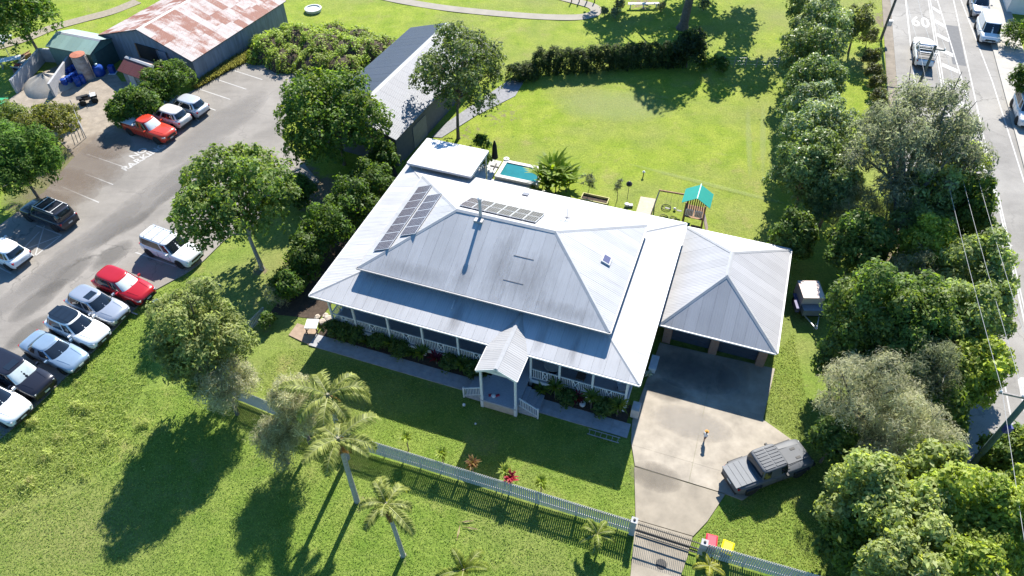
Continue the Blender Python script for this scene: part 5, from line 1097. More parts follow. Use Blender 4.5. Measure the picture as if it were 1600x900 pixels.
# shrubs between the car park and the house
SH = [('dark hedge tree against the back corner of the house', 585, 285, 34, 2.2), ('tall dark shrub beside the veranda roof, second from the back', 548, 320, 42, 2.6), ('dark shrub beside the veranda roof, third from the back', 510, 360, 38, 2.3), ('dark shrub nearest the umbrella tree trunk', 478, 400, 30, 1.8), ('low dark shrub at the lower end of the side hedge', 448, 445, 26, 1.3), ('olive shrub right of the umbrella tree crown', 460, 300, 30, 1.6), ('greyish shrub by the patio roof', 600, 250, 24, 1.8)]
for lab, u, v, r, zc in SH: tree('side_shrub', lab, (u, v), zc, r, zc * .92, n=3800, size=.15, nl=11, cat='shrub', group='shrubs along the left side of the house', flush_sheen=(.10, .13, .03), **DG)
tree('twig_shrub', 'low greyish twiggy shrub at the house end of the side hedge', (432, 462), .8, 22, .75, n=1800, size=.13, aspect=.15, nl=7, cat='shrub', m=LEAFS, limbs=False, **FG)
tree('path_shrub', 'small shrub beside the side path at the fence post', (418, 500), .6, 12, .55, n=700, size=.12, nl=5, cat='shrub', limbs=False, **MG)
# back garden
tree('sapling', 'thin grey sapling left of the planter frame', (920, 283), 1.5, 13, .9, n=420, size=.11, aspect=.3, nl=6, ca=(.06, .08, .06), cb=(.12, .14, .10), tr=.035, base=(918, 306), cat='sapling', shell=.8)
tree('sapling', 'thin grey sapling right of the planter frame', (965, 292), 1.3, 9, .8, n=300, size=.1, aspect=.3, nl=5, ca=(.06, .08, .06), cb=(.12, .14, .10), tr=.03, base=(964, 313), cat='sapling', shell=.8)
tree('patio_plant', 'dark leafy plant beside the black closed umbrella', (752, 222), .9, 13, .8, n=900, size=.13, nl=6, cat='shrub', limbs=False, **DG)
tree('patio_plant', 'green plant under the edge of the patio roof', (757, 250), .9, 10, .8, n=700, size=.13, nl=5, cat='shrub', limbs=False, **MG)
for k, (u, v, r) in enumerate(((962, 20, 8), (968, 8, 8), (1034, 10, 6), (1100, 8, 9), (945, 18, 4))): tree('paddock_shrub', f'small round shrub in the far paddock, {ORD[k]} of the group near the big trunk', (u, v), .6, r, .55, n=500, size=.13, nl=5, cat='shrub', limbs=False, group='paddock shrubs', **GG)

# strap-leaved plants and palms ------------------------------------
def strap_plant(name, label, at, h, n, ca, cb, wid=.07, stem=.0, arch=.6, group=None, cat='plant', m=None, tilt=(.25, 1.25)):
    t = thing(name, label, cat, at, 0, group); Q = []; C = []
    for k in range(n):
        a = k * 2.4 + random.uniform(-.3, .3); e = random.uniform(*tilt); L = h * random.uniform(.7, 1.15); d = Vector((math.cos(a), math.sin(a), 0)); s = Vector((-d.y, d.x, 0))
        p = Vector((0, 0, stem * random.uniform(.75, 1))); el = math.pi / 2 - e * .55; seg = 4; w = wid * random.uniform(.7, 1.2); prev = None; col = tints(1, ca, cb)[0]
        for j in range(seg + 1):
            ww = w * (0.5, 1, 1, .7, .05)[j]; cur = (p - s * ww, p + s * ww)
            if prev: Q.append([prev[0], prev[1], cur[1], cur[0]]); C.append(col * random.uniform(.9, 1.1))
            prev = cur; p = p + (d * math.cos(el) + Vector((0, 0, 1)) * math.sin(el)) * (L / seg); el -= arch * random.uniform(.7, 1.2) * .55
    Q = np.array([[tuple(q) for q in f] for f in Q]); Q[:, :, 2] = np.maximum(Q[:, :, 2], 0.01)
    obj('leaves', quads_mesh('leaves', Q, np.array(C), m or LEAF), t)
    if stem: MB().tube([(0, 0, -.02), (0, 0, stem)], [.045, .035], 6).build('stem', BARK, t)
    return t
GR, RDC = ((.12, .18, .02), (.28, .34, .05)), ((.2, .012, .025), (.38, .03, .06))
for lab, u, v, red in (('yellow-green cordyline by the fence, first from the palms', 634, 682, 0), ('yellow-green cordyline by the fence, second from the palms', 690, 707, 0), ('reddish cordyline by the fence in the house shadow', 738, 723, 2), ('crimson cordyline by the fence', 797, 745, 1), ('yellow-green cordyline beside the crimson one', 789, 735, 0), ('tall yellow-green cordyline by the fence nearest the driveway', 846, 752, 0)):
    c_ = RDC if red == 1 else (GR if red == 0 else ((.14, .05, .03), (.2, .16, .04)))
    _q = G(u, v, 1.5); strap_plant('cordyline', lab, (_q.x, _q.y, 0), .62, 50, *c_, wid=.06, stem=1.35, group='cordylines along the front fence')
FB = [(0.9, .5, 'r'), (1.7, .6, 's'), (2.6, .6, 's'), (3.4, .5, 'c'), (4.4, .6, 's'), (5.3, .55, 'p'), (6.0, .5, 's'), (6.9, .6, 'c'), (7.6, .5, 'p'), (8.6, .55, 'd'), (9.6, .5, 's'), (10.5, .55, 'p'), (11.3, .5, 's'), (12.1, .6, 'c'), (16.0, .6, 'c'), (16.9, .5, 'P'), (17.7, .45, 's'), (18.4, .5, 'd'), (19.3, .5, 'P'), (20.2, .5, 's'), (21.0, .45, 'P')]
NMX = {'s': 'leafy shrub', 'c': 'strap-leaved plant', 'p': 'arching green plant', 'd': 'dark crimson plant', 'r': 'low rounded shrub', 'P': 'small fan-headed palm'}
for k, (x, y, kd) in enumerate(FB):
    q = hs(x, y - .28, .06); lab = f'{NMX[kd]} in the front garden bed, ' + (f'{ORD[k]} plant from the left end' if k < 14 else f'{ORD[20 - k]} plant from the right end')
    if kd in 'sr':
        t = thing('bed_shrub', lab, 'shrub', q, 0, 'plants in the front garden bed'); lb = make_lobes((0, 0, .55), .62, .48, .52, 9, .28); Q, C = crown_cloud(lb, 1500, .10, .5, (.03, .06, .015), (.09, .14, .03), (.14, .18, .05)); ok = Q[:, :, 2].min(axis=1) > 0
        obj('crown', quads_mesh('crown', Q[ok], C[ok], LEAF), t); MB().tube([(0, 0, 0), (0, 0, .4)], .03, 5).build('trunk', BARK, t)
    elif kd == 'P': strap_plant('bed_palm', lab, q, .95, 60, (.07, .12, .025), (.18, .24, .045), wid=.05, stem=1.1, group='plants in the front garden bed', arch=.8)
    elif kd == 'd': strap_plant('bed_plant', lab, q, .75, 40, (.08, .015, .025), (.22, .025, .055), wid=.07, stem=.5, group='plants in the front garden bed')
    else: strap_plant('bed_plant', lab, q, .95 if kd == 'p' else .8, 46, (.06, .10, .02), (.16, .22, .04), wid=.06, stem=.6 if kd == 'p' else .15, group='plants in the front garden bed')
strap_plant('white_flower', 'pale star-shaped plant at the side of the house', hs(22.2, 4.0, .05), .42, 14, (.5, .5, .45), (.65, .65, .6), wid=.07)
# banana clump by the pool
for k, (u, v, h) in enumerate(((848, 292, 1.7), (862, 285, 2.0), (876, 290, 1.8), (868, 300, 1.6), (855, 303, 1.3), (884, 300, 1.4), (890, 288, 1.2))):
    strap_plant('banana_plant', f'broad-leaved banana plant, {ORD[k]} of the clump at the end of the pool', G(u, v), h * 1.25, 22, (.09, .15, .012), (.22, .30, .03), wid=.19, stem=h * .45, arch=.55, group='banana clump by the pool')
strap_plant('dark_palm_plant', 'dark spiky plant standing over the pool edge', G(840, 282), 1.1, 40, (.02, .035, .014), (.05, .08, .03), wid=.05, stem=.7)
for k, (u, v) in enumerate(((832, 296), (842, 300), (853, 306), (862, 309), (872, 309))): strap_plant('agapanthus', f'low dark strappy clump, {ORD[k]} along the pool coping', G(u, v), .6, 40, (.03, .06, .012), (.10, .16, .025), wid=.03, stem=0, group='strappy clumps by the pool')

def palm(label, base, h, nf, fl, top=None, ca=(.09, .12, .02), cb=(.33, .35, .10), shaft=True, tr=.16, name='palm_tree', dead=4, seed=1, wid=.07, nlf=38):
    r_ = random.Random(seed); t = thing(name, label, 'palm', base); off = Vector(top) if top else Vector((r_.uniform(-.2, .2), r_.uniform(-.2, .2), 0)); tp = Vector((off.x, off.y, h))
    pts = smooth_line([(0, 0, -.1), (0, 0, .15), (off.x * .4, off.y * .4, h * .5), tp], 5); rad = [tr * 1.7, tr * 1.5, tr * 1.3, tr * 1.15] + list(np.linspace(tr * 1.1, tr * .8, len(pts) - 4))
    if h > .5: MB().tube(pts, rad, 9).build('trunk', PALMB, t, True)
    if shaft: MB().tube([tp - Vector((0, 0, .1)), tp + Vector((0, 0, .45)), tp + Vector((0, 0, 1.0))], [tr * .95, tr * 1.15, tr * .45], 9).build('crownshaft', mat('crownshaft', (.22, .20, .13), .6, var=.3, scale=2), t, True); tp = tp + Vector((0, 0, .8))
    for k in range(nf + dead):
        isd = k >= nf; a = k * 2.39996 + r_.uniform(-.3, .3); el = r_.uniform(.15, 1.25) * (1 - .45 * (k % 3 == 0)); L = fl * r_.uniform(.8, 1.12)
        if isd: el = r_.uniform(-1.2, -.5); L *= .7
        d = Vector((math.cos(a), math.sin(a), 0)); p = tp.copy(); seg = 9; P_ = [p.copy()]; bend = r_.uniform(1.2, 2.7) / seg
        for j in range(seg): p = p + (d * math.cos(el) + Vector((0, 0, 1)) * math.sin(el)) * (L / seg); P_.append(p.copy()); el -= bend * (.5 + j / seg)
        s = Vector((-d.y, d.x, 0)); Q = []; C = []
        for j in range(nlf):
            f = .1 + .9 * j / nlf; x = f * seg; i = min(int(x), seg - 1); q = P_[i].lerp(P_[i + 1], x - i); tg = (P_[i + 1] - P_[i]).normalized(); nn = s.cross(tg).normalized()
            if nn.z < 0: nn = -nn
            ll = L * .235 * math.sin(math.pi * (.12 + .82 * f)) ** .8 * r_.uniform(.85, 1.1)
            for sd_ in (-1, 1):
                dr = (s * sd_ * .86 + tg * .55 + nn * r_.uniform(-.05, .35)).normalized(); e1 = q + dr * ll * .55; e2 = q + dr * ll - Vector((0, 0, ll * .33)); w = tg * wid * .5
                col = tints(1, ca, cb)[0] if not isd else tints(1, (.16, .09, .04), (.28, .17, .08))[0]
                Q.append([q - w, q + w, e1 + w, e1 - w]); Q.append([e1 - w, e1 + w, e2 + w * .2, e2 - w * .2]); C += [col, col]
        Q = np.array([[tuple(v) for v in f] for f in Q]); Q[:, :, 2] = np.maximum(Q[:, :, 2], .02)
        fo = obj('frond', quads_mesh('frond', Q, np.array(C), LEAF), t)
        if isd: fo['label'] = 'dead brown frond'
        MB().tube(P_, list(np.linspace(.035, .008, seg + 1)), 5, False).build('rachis', mat('rachis', (.24, .25, .09), .6) if not isd else TIMBER, fo)
    return t
b2 = G(558, 783); c2 = G(530, 690, 6.2)
palm('palm with bare grey trunk leaning over the picket fence', b2, 5.6, 8, 2.55, (c2.x - b2.x, c2.y - b2.y, 0), seed=3)
b1 = G(543, 716); c1 = G(514, 622, 6.4)
palm('tallest palm, its crown against the house shadow on the lawn', b1, 5.8, 9, 2.7, (c1.x - b1.x, c1.y - b1.y, 0), seed=5, dead=3)
b3 = G(630, 868); c3 = G(604, 790, 5.2)
palm('shorter palm with grey trunk on the lawn below the fence', b3, 4.5, 8, 2.0, (c3.x - b3.x, c3.y - b3.y, 0), seed=9, tr=.13)
c4 = G(725, 893, 2.0); palm('young palm cut by the bottom edge', Vector((c4.x, c4.y, 0)), 1.2, 9, 1.7, seed=11, ca=(.10, .14, .02), cb=(.24, .28, .05), tr=.1)
c5 = G(938, 836, 1.6); palm('small yellow-green palm below the fence beside the gate', Vector((c5.x, c5.y, 0)), 1.5, 10, 1.15, seed=14, ca=(.12, .17, .02), cb=(.26, .30, .06), tr=.06, shaft=False, dead=1)
c6 = G(1110, 886, 1.1); palm('small yellow palm at the bottom edge below the bins', Vector((c6.x, c6.y, 0)), .9, 8, .95, seed=17, ca=(.20, .22, .02), cb=(.36, .36, .06), tr=.05, shaft=False, dead=0, wid=.08)

# rough growth nobody could count ------------------------------------
def blades(name, label, pts, hgt, ca, cb, wid, spread=.5, m=None):
    n = len(pts); h = hgt * rng.uniform(.5, 1.3, n); a = rng.uniform(0, 2 * np.pi, n); le = rng.normal(size=(n, 2)) * spread
    b = np.c_[pts, np.zeros(n)]; d = np.c_[np.cos(a), np.sin(a), np.zeros(n)] * (wid * rng.uniform(.6, 1.3, n))[:, None]; tpv = b + np.c_[le * h[:, None], h]; md = b * .5 + tpv * .5 + np.c_[np.zeros((n, 2)), h * .12]
    Q = np.stack([b - d, b + d, md + d * .9, md - d * .9], axis=1); Q2 = np.stack([md - d * .9, md + d * .9, tpv + d * .12, tpv - d * .12], axis=1); c = tints(n, ca, cb)
    o = obj(name, quads_mesh(name, np.concatenate([Q, Q2]), np.concatenate([c, c * 1.08]), m or LEAFS)); o['label'] = label; o['category'] = 'grass'; o['kind'] = 'stuff'; return o
def scatter(poly, n):
    x0, x1 = min(p[0] for p in poly), max(p[0] for p in poly); y0, y1 = min(p[1] for p in poly), max(p[1] for p in poly); out = np.zeros((0, 2))
    while len(out) < n:
        q = np.c_[rng.uniform(x0, x1, n), rng.uniform(y0, y1, n)]; out = np.r_[out, q[in_poly(q[:, 0], q[:, 1], poly)]]
    return out[:n]
bank = P((-120, 770), (5, 688), (60, 638), (102, 596), (150, 551), (196, 503), (240, 460), (290, 433), (325, 425), (300, 470), (250, 520), (230, 600), (200, 640), (185, 720), (90, 760), (0, 800), (-120, 840))
blades('rough_bank_grass', 'long rough grass on the bank beside the car park', scatter(bank, 16000), .06, (.15, .22, .045), (.31, .38, .10), .026, .9)
weed = P((-60, 730), (20, 690), (60, 660), (110, 615), (160, 585), (195, 600), (190, 650), (180, 710), (110, 755), (20, 785), (-60, 810))
blades('tall_bank_grass', 'tall soft uneven grass at the lower left of the bank', scatter(weed, 9000) + rng.normal(size=(9000, 2)) * 1.3, .15, (.20, .25, .06), (.42, .46, .16), .022, .9)
wl = [(*scatter(weed, 1)[0], 0) for _ in range(40)]; Q, C = crown_cloud([(x + random.gauss(0, 1), y + random.gauss(0, 1), .0, random.choice((.12, .18, .28, .45))) for x, y, _ in wl], 6000, .085, .22, (.16, .21, .05), (.34, .38, .12), (.42, .38, .17), shell=.7, up=.6)
ok = Q[:, :, 2].min(axis=1) > 0; o = obj('weeds', quads_mesh('weeds', Q[ok], C[ok], LEAFS)); o['label'] = 'weeds scattered through the tall grass at the lower left'; o['category'] = 'weeds'; o['kind'] = 'stuff'
strip = P((300, 128), (345, 103), (400, 80), (405, 88), (350, 116), (306, 141)); blades('shed_edge_grass', 'tall dry grass along the foot of the rusty shed', scatter(strip, 6000), .5, (.13, .13, .03), (.28, .26, .09), .04)
lawn = P((380, 640), (540, 702), (990, 840), (970, 960), (-150, 960), (-120, 850), (20, 805), (120, 770), (190, 720), (230, 610), (300, 600))
blades('lawn_grass', 'short lawn grass in front of the picket fence', scatter(lawn, 60000), .045, (.13, .21, .035), (.27, .35, .085), .022, .9)
lawn2 = P((1090, 838), (1130, 790), (1160, 785), (1235, 735), (1245, 690), (1195, 650), (1205, 560), (1240, 520), (1260, 620), (1300, 760), (1330, 920), (1250, 905), (1095, 858))
blades('drive_lawn_grass', 'short lawn grass right of the driveway', scatter(lawn2, 16000), .045, (.19, .235, .05), (.35, .38, .13), .022, .9)
lawn3 = P((440, 545), (480, 545), (975, 690), (985, 690), (990, 815), (545, 690), (395, 610), (415, 560)); blades('front_lawn_grass', 'short lawn grass between the house path and the fence', scatter(lawn3, 26000), .04, (.16, .225, .04), (.31, .37, .10), .02, .9)

# ================================================================== SMALLER THINGS
# ---- pool and its deck
pool = thing('swimming_pool', 'small turquoise swimming pool behind the house beside the banana plants', 'pool', (HO[0], HO[1], 0), HY)
x0, x1, y0, y1 = POOLH[2:]; COPE = mat('coping', (.55, .53, .50), .8, var=.1); TEAL = mat('pool_tile', (.10, .50, .55), .4, var=.15, scale=3)
b = MB(); b.add([(x0, y0, .3), (x1, y0, .3), (x1, y1, .3), (x0, y1, .3), (x0, y0, .02), (x1, y0, .02), (x1, y1, .02), (x0, y1, .02)], [(0, 1, 5, 4), (1, 2, 6, 5), (2, 3, 7, 6), (3, 0, 4, 7), (4, 5, 6, 7)]); b.build('shell', TEAL, pool)
def water_material():
    m = mat('pool_water', (.022, .17, .19), .04, var=.12, scale=1.2, bump=.12, bscale=5, spec=.5); return m
MB().add([(x0, y0, .26), (x1, y0, .26), (x1, y1, .26), (x0, y1, .26)], [(0, 1, 2, 3)]).build('water', water_material(), pool)
for a, c, w, yy in (((x0 - .35, y0 - .175), (x1 + .35, y0 - .175), .35, 0), ((x0 - .35, y1 + .175), (x1 + .35, y1 + .175), .35, 0), ((x0 - .175, y0), (x0 - .175, y1), .35, 1), ((x1 + .175, y0), (x1 + .175, y1), .35, 1)):
    MB().beam((a[0], a[1], .16), (c[0], c[1], .16), w, .34).build('coping', COPE, pool)
dk = structure(bpy.data.objects.new('pool_deck', None)); COL.objects.link(dk); dk.matrix_world = HM
PAV = mat('deck_paver', (.50, .49, .47), .8, var=.12)
for i in range(3):
    for j in range(6): MB().box((3.4 + .62 * i, 19.45 + .62 * j, 0.02), (.605, .605, .08)).build('paver', PAV, dk)
for i in range(9): MB().box((5.25 + .55 * i, 19.85, 0.02), (.535, .8, .08)).build('paver', PAV, dk)
um = thing('patio_umbrella', 'black closed patio umbrella standing on the pool deck', 'umbrella', hs(4.66, 21.95, .06), HY)
MB().tube([(0, 0, 0), (0, 0, 2.75)], .025, 7).build('pole', BLACKM, um); cn = MB()
for k in range(8):
    a = 2 * math.pi * k / 8; cn.tube([(.03 * math.cos(a), .03 * math.sin(a), 2.7), (.11 * math.cos(a), .11 * math.sin(a), 2.2), (.15 * math.cos(a), .15 * math.sin(a), 1.5), (.2 * math.cos(a), .2 * math.sin(a), .95)], [.03, .09, .1, .1], 6)
cn.build('folded_canopy', mat('black_canvas', (.012, .012, .014), .85), um, True); MB().box((0, 0, .04), (.9, .1, .06)).box((0, 0, .041), (.1, .9, .06)).build('cross_base', BLACKM, um)
t = thing('pool_pot', 'round white pot at the corner of the pool', 'pot', hs(5.35, 22.95, .0)); MB().lathe([(.12, 0), (.24, .2), (.26, .4), (.22, .42)], n=14).build('pot_body', WHITE, t, True); MB().lathe([(.21, .38), (.05, .43)], n=10).build('soil', SOIL, t)

# ---- play set
ps = thing('play_set', 'wooden play tower with teal gable canopy behind the house', 'play set', hs(22.25, 20.0), HY)
TEALC = mat('teal_canopy', (.008, .25, .20), .6, var=.06)
for x in (-.75, .75):
    for y in (-.7, .9): MB().box((x, y, 1.3), (.09, .09, 2.6)).build('post', TIMBER, ps)
for k in range(8): MB().box((0, -.6 + .2 * k, 1.2), (1.5, .185, .04)).build('deck_board', TIMBER, ps)
for k in range(9): MB().box((-.68 + .17 * k, .9, 1.65), (.09, .03, .85)).build('picket', TIMBER, ps)
for s in (-1, 1):
    b = MB(); b.add([(0, -.55, 3.1), (0, 1.25, 3.1), (s * 1.1, 1.25, 2.4), (s * 1.1, -.55, 2.4), (0, -.55, 3.07), (0, 1.25, 3.07), (s * 1.1, 1.25, 2.37), (s * 1.1, -.55, 2.37)], [(0, 1, 2, 3), (7, 6, 5, 4), (0, 4, 5, 1), (1, 5, 6, 2), (2, 6, 7, 3), (3, 7, 4, 0)]); b.build('canopy', TEALC, ps)
MB().beam((0, -.6, 3.12), (0, 1.3, 3.12), .07, .04).build('ridge_pole', mat('pale_teal', (.35, .65, .6), .6), ps)
for s in (-.36, .36):
    f = MB().box((s, -.72, 1.72), (.6, .04, .62)).build('white_panel', WHITE, ps)
    for k in range(4): MB().box((s - .18 + .12 * k, -.745, 1.72), (.04, .02, .46)).build('slot', TIMBER, f)
MB().box((-.42, -1.15, .72), (.62, .75, .05)).build('teal_deck', mat('teal_dark', (.01, .13, .12), .6), ps)
MB().box((.35, -1.15, .6), (.75, .75, .05)).build('lower_deck', TIMBER, ps); MB().box((.35, -1.4, .3), (.5, .3, .05)).build('step', TIMBER, ps)
b = MB(); b.add([(.78, -.5, 1.2), (.78, .2, 1.2), (1.25, -.1, .1), (1.25, -.9, .1), (.82, -.5, 1.2), (.82, .2, 1.2), (1.3, -.1, .1), (1.3, -.9, .1)], [(3, 2, 1, 0), (4, 5, 6, 7), (0, 1, 5, 4), (1, 2, 6, 5), (2, 3, 7, 6), (3, 0, 4, 7)]); b.build('climbing_wall', mat('pink_wall', (.55, .42, .40), .8), ps)
MB().beam((-.75, .9, 2.1), (-3.1, 0.75, 2.1), .09, .12).build('swing_beam', TIMBER, ps)
for y in (-.15, 1.55): MB().beam((-3.05, .75, 2.1), (-3.35, y, 0), .08, .08).build('swing_leg', mat('pale_timber', (.45, .40, .32), .8), ps)
for x in (-1.25, -2.2):
    sw = MB().box((x, .8, .45), (.42, .16, .03)).build('swing_seat', BLACK, ps); MB().beam((x - .19, .8, .45), (x - .19, .82, 2.1), .015, .015).beam((x + .19, .8, .45), (x + .19, .82, 2.1), .015, .015).build('chain', GALV, sw)
def hoop(label, u, v, r):
    q = G(u, v, .05); t = thing('hoop', label, 'hoop', q); n = 22; b = MB(); b.tube([(r * math.cos(2 * math.pi * k / n), r * math.sin(2 * math.pi * k / n), 0) for k in range(n + 1)], .03, 6); b.build('ring', BLACK, t); MB().box((0, 0, -.03), (.12, .12, .03)).build('hub', BLACK, t)
hoop('large dark hoop lying on the grass beside the play set', 1041, 324, .38); hoop('dark hoop on the grass at the roof edge, left one', 1037, 340, .36); hoop('small dark hoop on the grass at the roof edge, right one', 1052, 342, .28)
sl_ = sheet('sand_pit', [hs(17.7, 19.5), hs(19.0, 19.5), hs(18.85, 22.2), hs(17.6, 22.1)], .03, mat('pit_sand', (.45, .38, .29), .95, var=.15), thick=.05)
t = thing('ball', 'small white ball on the grass beside the hoops', 'ball', G(1054, 328, 0)); MB().lathe([(.02, .02), (.09, .06), (.12, .13), (.09, .2), (.02, .24)], n=12).build('ball_shell', WHITE, t, True)
pl = thing('planter_frame', 'pale timber planter frame on the grass behind the house', 'planter', hs(14.15, 20.2), HY); PT = mat('pale_frame', (.5, .46, .2), .8)
for a, c in (((-1.1, -.4), (1.1, -.4)), ((-1.1, .4), (1.1, .4)), ((-1.1, -.4), (-1.1, .4)), ((1.1, -.4), (1.1, .4))): MB().beam((*a, .25), (*c, .25), .06, .3).build('board', PT, pl)
MB().box((0, 0, .12), (2.1, .72, .2)).build('soil', SOIL, pl)
bf = thing('bird_feeder', 'black bird feeder on a thin pole behind the house', 'bird feeder', G(980, 312)); MB().tube([(0, 0, 0), (0, 0, 1.6)], .02, 6).build('pole', BLACKM, bf); MB().lathe([(.08, 0), (.24, .05), (.26, .2), (.05, .42)], (0, 0, 1.5), 10).build('feeder_house', BLACK, bf, True)
t = thing('garden_tap', 'small white stand post on the back lawn', 'post', G(1005, 275)); MB().box((0, 0, .2), (.07, .07, .4)).build('stake', TIMBER, t); MB().lathe([(.1, .38), (.13, .45), (.04, .55)], n=10).build('head', WHITE, t, True)
t = thing('pot_stand', 'low white pot beside the bird feeder', 'pot', G(979, 322)); MB().lathe([(.14, 0), (.2, .2), (.17, .26)], n=12).build('pot_body', WHITE, t, True); MB().box((.3, 0, .08), (.4, .3, .16)).build('tray', mat('grey_tray', (.4, .4, .4), .8), t)

# ---- table, stones and rail pieces at the left end of the front path
tb = thing('garden_table', 'white square table at the left end of the front path', 'table', hs(-.75, .15), HY + .3); MB().box((0, 0, .72), (.85, .85, .05)).build('table_top', WHITE, tb)
for sx in (-.36, .36):
    for sy in (-.36, .36): MB().box((sx, sy, .35), (.06, .06, .7)).build('leg', BLACKM, tb)
for k, (x, y, s) in enumerate(((-.5, 1.0, .3), (-.25, 1.4, .34), (-.6, 1.6, .25), (-1.1, 1.3, .22))):
    t = thing('garden_stone', f'pale garden stone, {ORD[k]} in the heap behind the white table', 'stone', hs(x, y), k, 'stones behind the white table'); b = MB(); b.lathe([(s * .7, 0), (s, s * .3), (s * .85, s * .7), (s * .3, s * .9)], n=7); o = b.build('boulder', mat('pale_stone', (.42, .36, .3), .9, var=.25), t)
    for v in o.data.vertices: v.co += Vector((random.uniform(-.05, .05), random.uniform(-.05, .05), random.uniform(-.02, .03)))
sf = thing('side_fence', 'short pale panel fence beside the side path', 'fence', G(388, 520)); d_ = G(416, 492) - G(388, 520); d_.normalize()
for k in range(2): MB().beam(d_ * (0 + .0) + Vector((0, 0, .2 + .55 * k)), d_ * 1.9 + Vector((0, 0, .2 + .55 * k)), .05, .08).build('rail', GALV, sf)
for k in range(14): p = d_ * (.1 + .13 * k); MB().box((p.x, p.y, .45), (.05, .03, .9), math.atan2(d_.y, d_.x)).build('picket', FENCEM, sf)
# veranda furniture
sofa = thing('veranda_table', 'round pale table on the veranda right of the porch', 'table', hs(16.3, 1.7, .8)); MB().lathe([(.06, 0), (.06, .68), (.62, .7), (.62, .74)], n=18).build('table_top', mat('pale_ply', (.5, .48, .45), .6), sofa); MB().lathe([(.3, 0), (.28, .04)], n=12).build('foot', BLACKM, sofa)
for k, (x, lab) in enumerate(((18.2, 'dark chair on the veranda behind the cross panel'), (20.9, 'pale cushioned chair on the veranda near the right corner'))):
    c = thing('veranda_chair', lab, 'chair', hs(x, 1.6, .8), HY + .4 * k); cm = mat('chair_brown', (.12, .08, .06), .8) if k == 0 else mat('chair_pale', (.4, .4, .42), .8)
    MB().box((0, 0, .42), (.55, .55, .1)).build('seat', cm, c); MB().box((0, .27, .75), (.55, .08, .6)).build('backrest', cm, c)
    for sx in (-.24, .24):
        for sy in (-.24, .24): MB().box((sx, sy, .18), (.05, .05, .37)).build('leg', BLACKM, c)
rug = thing('door_toys', 'small pile of red and white toys on the porch floor', 'toys', hs(13.35, -1.45, .81)); MB().lathe([(.14, 0), (.16, .08), (.06, .14)], n=9).build('toy', WHITE, rug); MB().box((.25, .02, .05), (.25, .12, .1), .4).build('toy', mat('toy_red', (.35, .03, .05), .6), rug); MB().box((-.22, .05, .04), (.2, .16, .08), .2).build('toy', mat('toy_red', (.35, .03, .05)), rug)
wb_ = thing('side_bench', 'pale bench standing beside the house near the garage', 'bench', hs(22.35, 6.0 - 1.2), HY); MB().box((0, 0, .5), (.5, 1.2, .08)).build('bench_top', mat('pale_bench', (.5, .55, .58), .6), wb_)
for sy in (-.5, .5): MB().box((0, sy, .23), (.42, .07, .46)).build('leg', WHITE, wb_)
ac = thing('gas_bottle_box', 'pale equipment box against the corner of the house', 'box', hs(22.05, .75), HY); MB().box((0, 0, .45), (.5, .7, .8)).build('casing', mat('beige_box', (.45, .42, .38), .6), ac); MB().lathe([(.2, 0), (.2, .02)], (0, 0, .86), 12).build('fan_guard', GALV, ac)
pot = thing('bed_pot', 'white round pot in the front bed beside the crimson plant', 'pot', hs(18.75, .2, .06)); MB().lathe([(.1, 0), (.2, .16), (.19, .34), (.15, .36)], n=14).build('pot_body', WHITE, pot, True); MB().lathe([(.14, .33), (.03, .37)], n=9).build('soil', SOIL, pot)
for k, (u, v, r) in enumerate(((725, 634, .11), (743, 663, .07))):
    t = thing('lawn_ball', ('white ball on the shaded front lawn' if k == 0 else 'tiny pale ball on the shaded front lawn'), 'ball', G(u, v, 0)); MB().lathe([(r * .3, 0), (r * .85, r * .4), (r, r), (r * .8, r * 1.6), (r * .2, r * 2)], n=12).build('ball_shell', WHITE, t, True)
lf = thing('ladder_rack_frame', 'pale metal frame lying at the right end of the front path', 'frame', hs(20.6, -1.5), HY)
for y in (-.18, .18): MB().beam((-1, y, .06), (1, y, .06), .04, .04).build('rail', GALV, lf)
for k in range(6): MB().beam((-.9 + .36 * k, -.18, .06), (-.9 + .36 * k, .18, .06), .03, .03).build('rung', GALV, lf)
for k, (u, v, a) in enumerate(((731, 815, .1), (717, 830, 1.4), (738, 826, -.2))):
    t = thing('fallen_frond', f'dry fallen frond on the lawn below the fence, {ORD[k]} of three', 'frond', G(u, v, .03), a); b = MB(); b.add([(-.4, 0, .02), (-.1, .06, .05), (.4, 0, .02), (-.1, -.06, .04)], [(0, 1, 2, 3)]); b.build('blade', mat('dry_frond', (.32, .30, .14), .8), t); MB().tube([(-.55, 0, .03), (.3, 0, .05)], .012, 5).build('rachis', TIMBER, t)
b = G(248, 480); t = thing('capped_stump', 'short bollard with white cap in the bank grass', 'bollard', b); MB().lathe([(.17, -.05), (.16, .6)], n=12).build('shaft', TIMBER, t); MB().lathe([(.2, .6), (.2, .67), (.1, .7)], n=14).build('cap', WHITE, t)

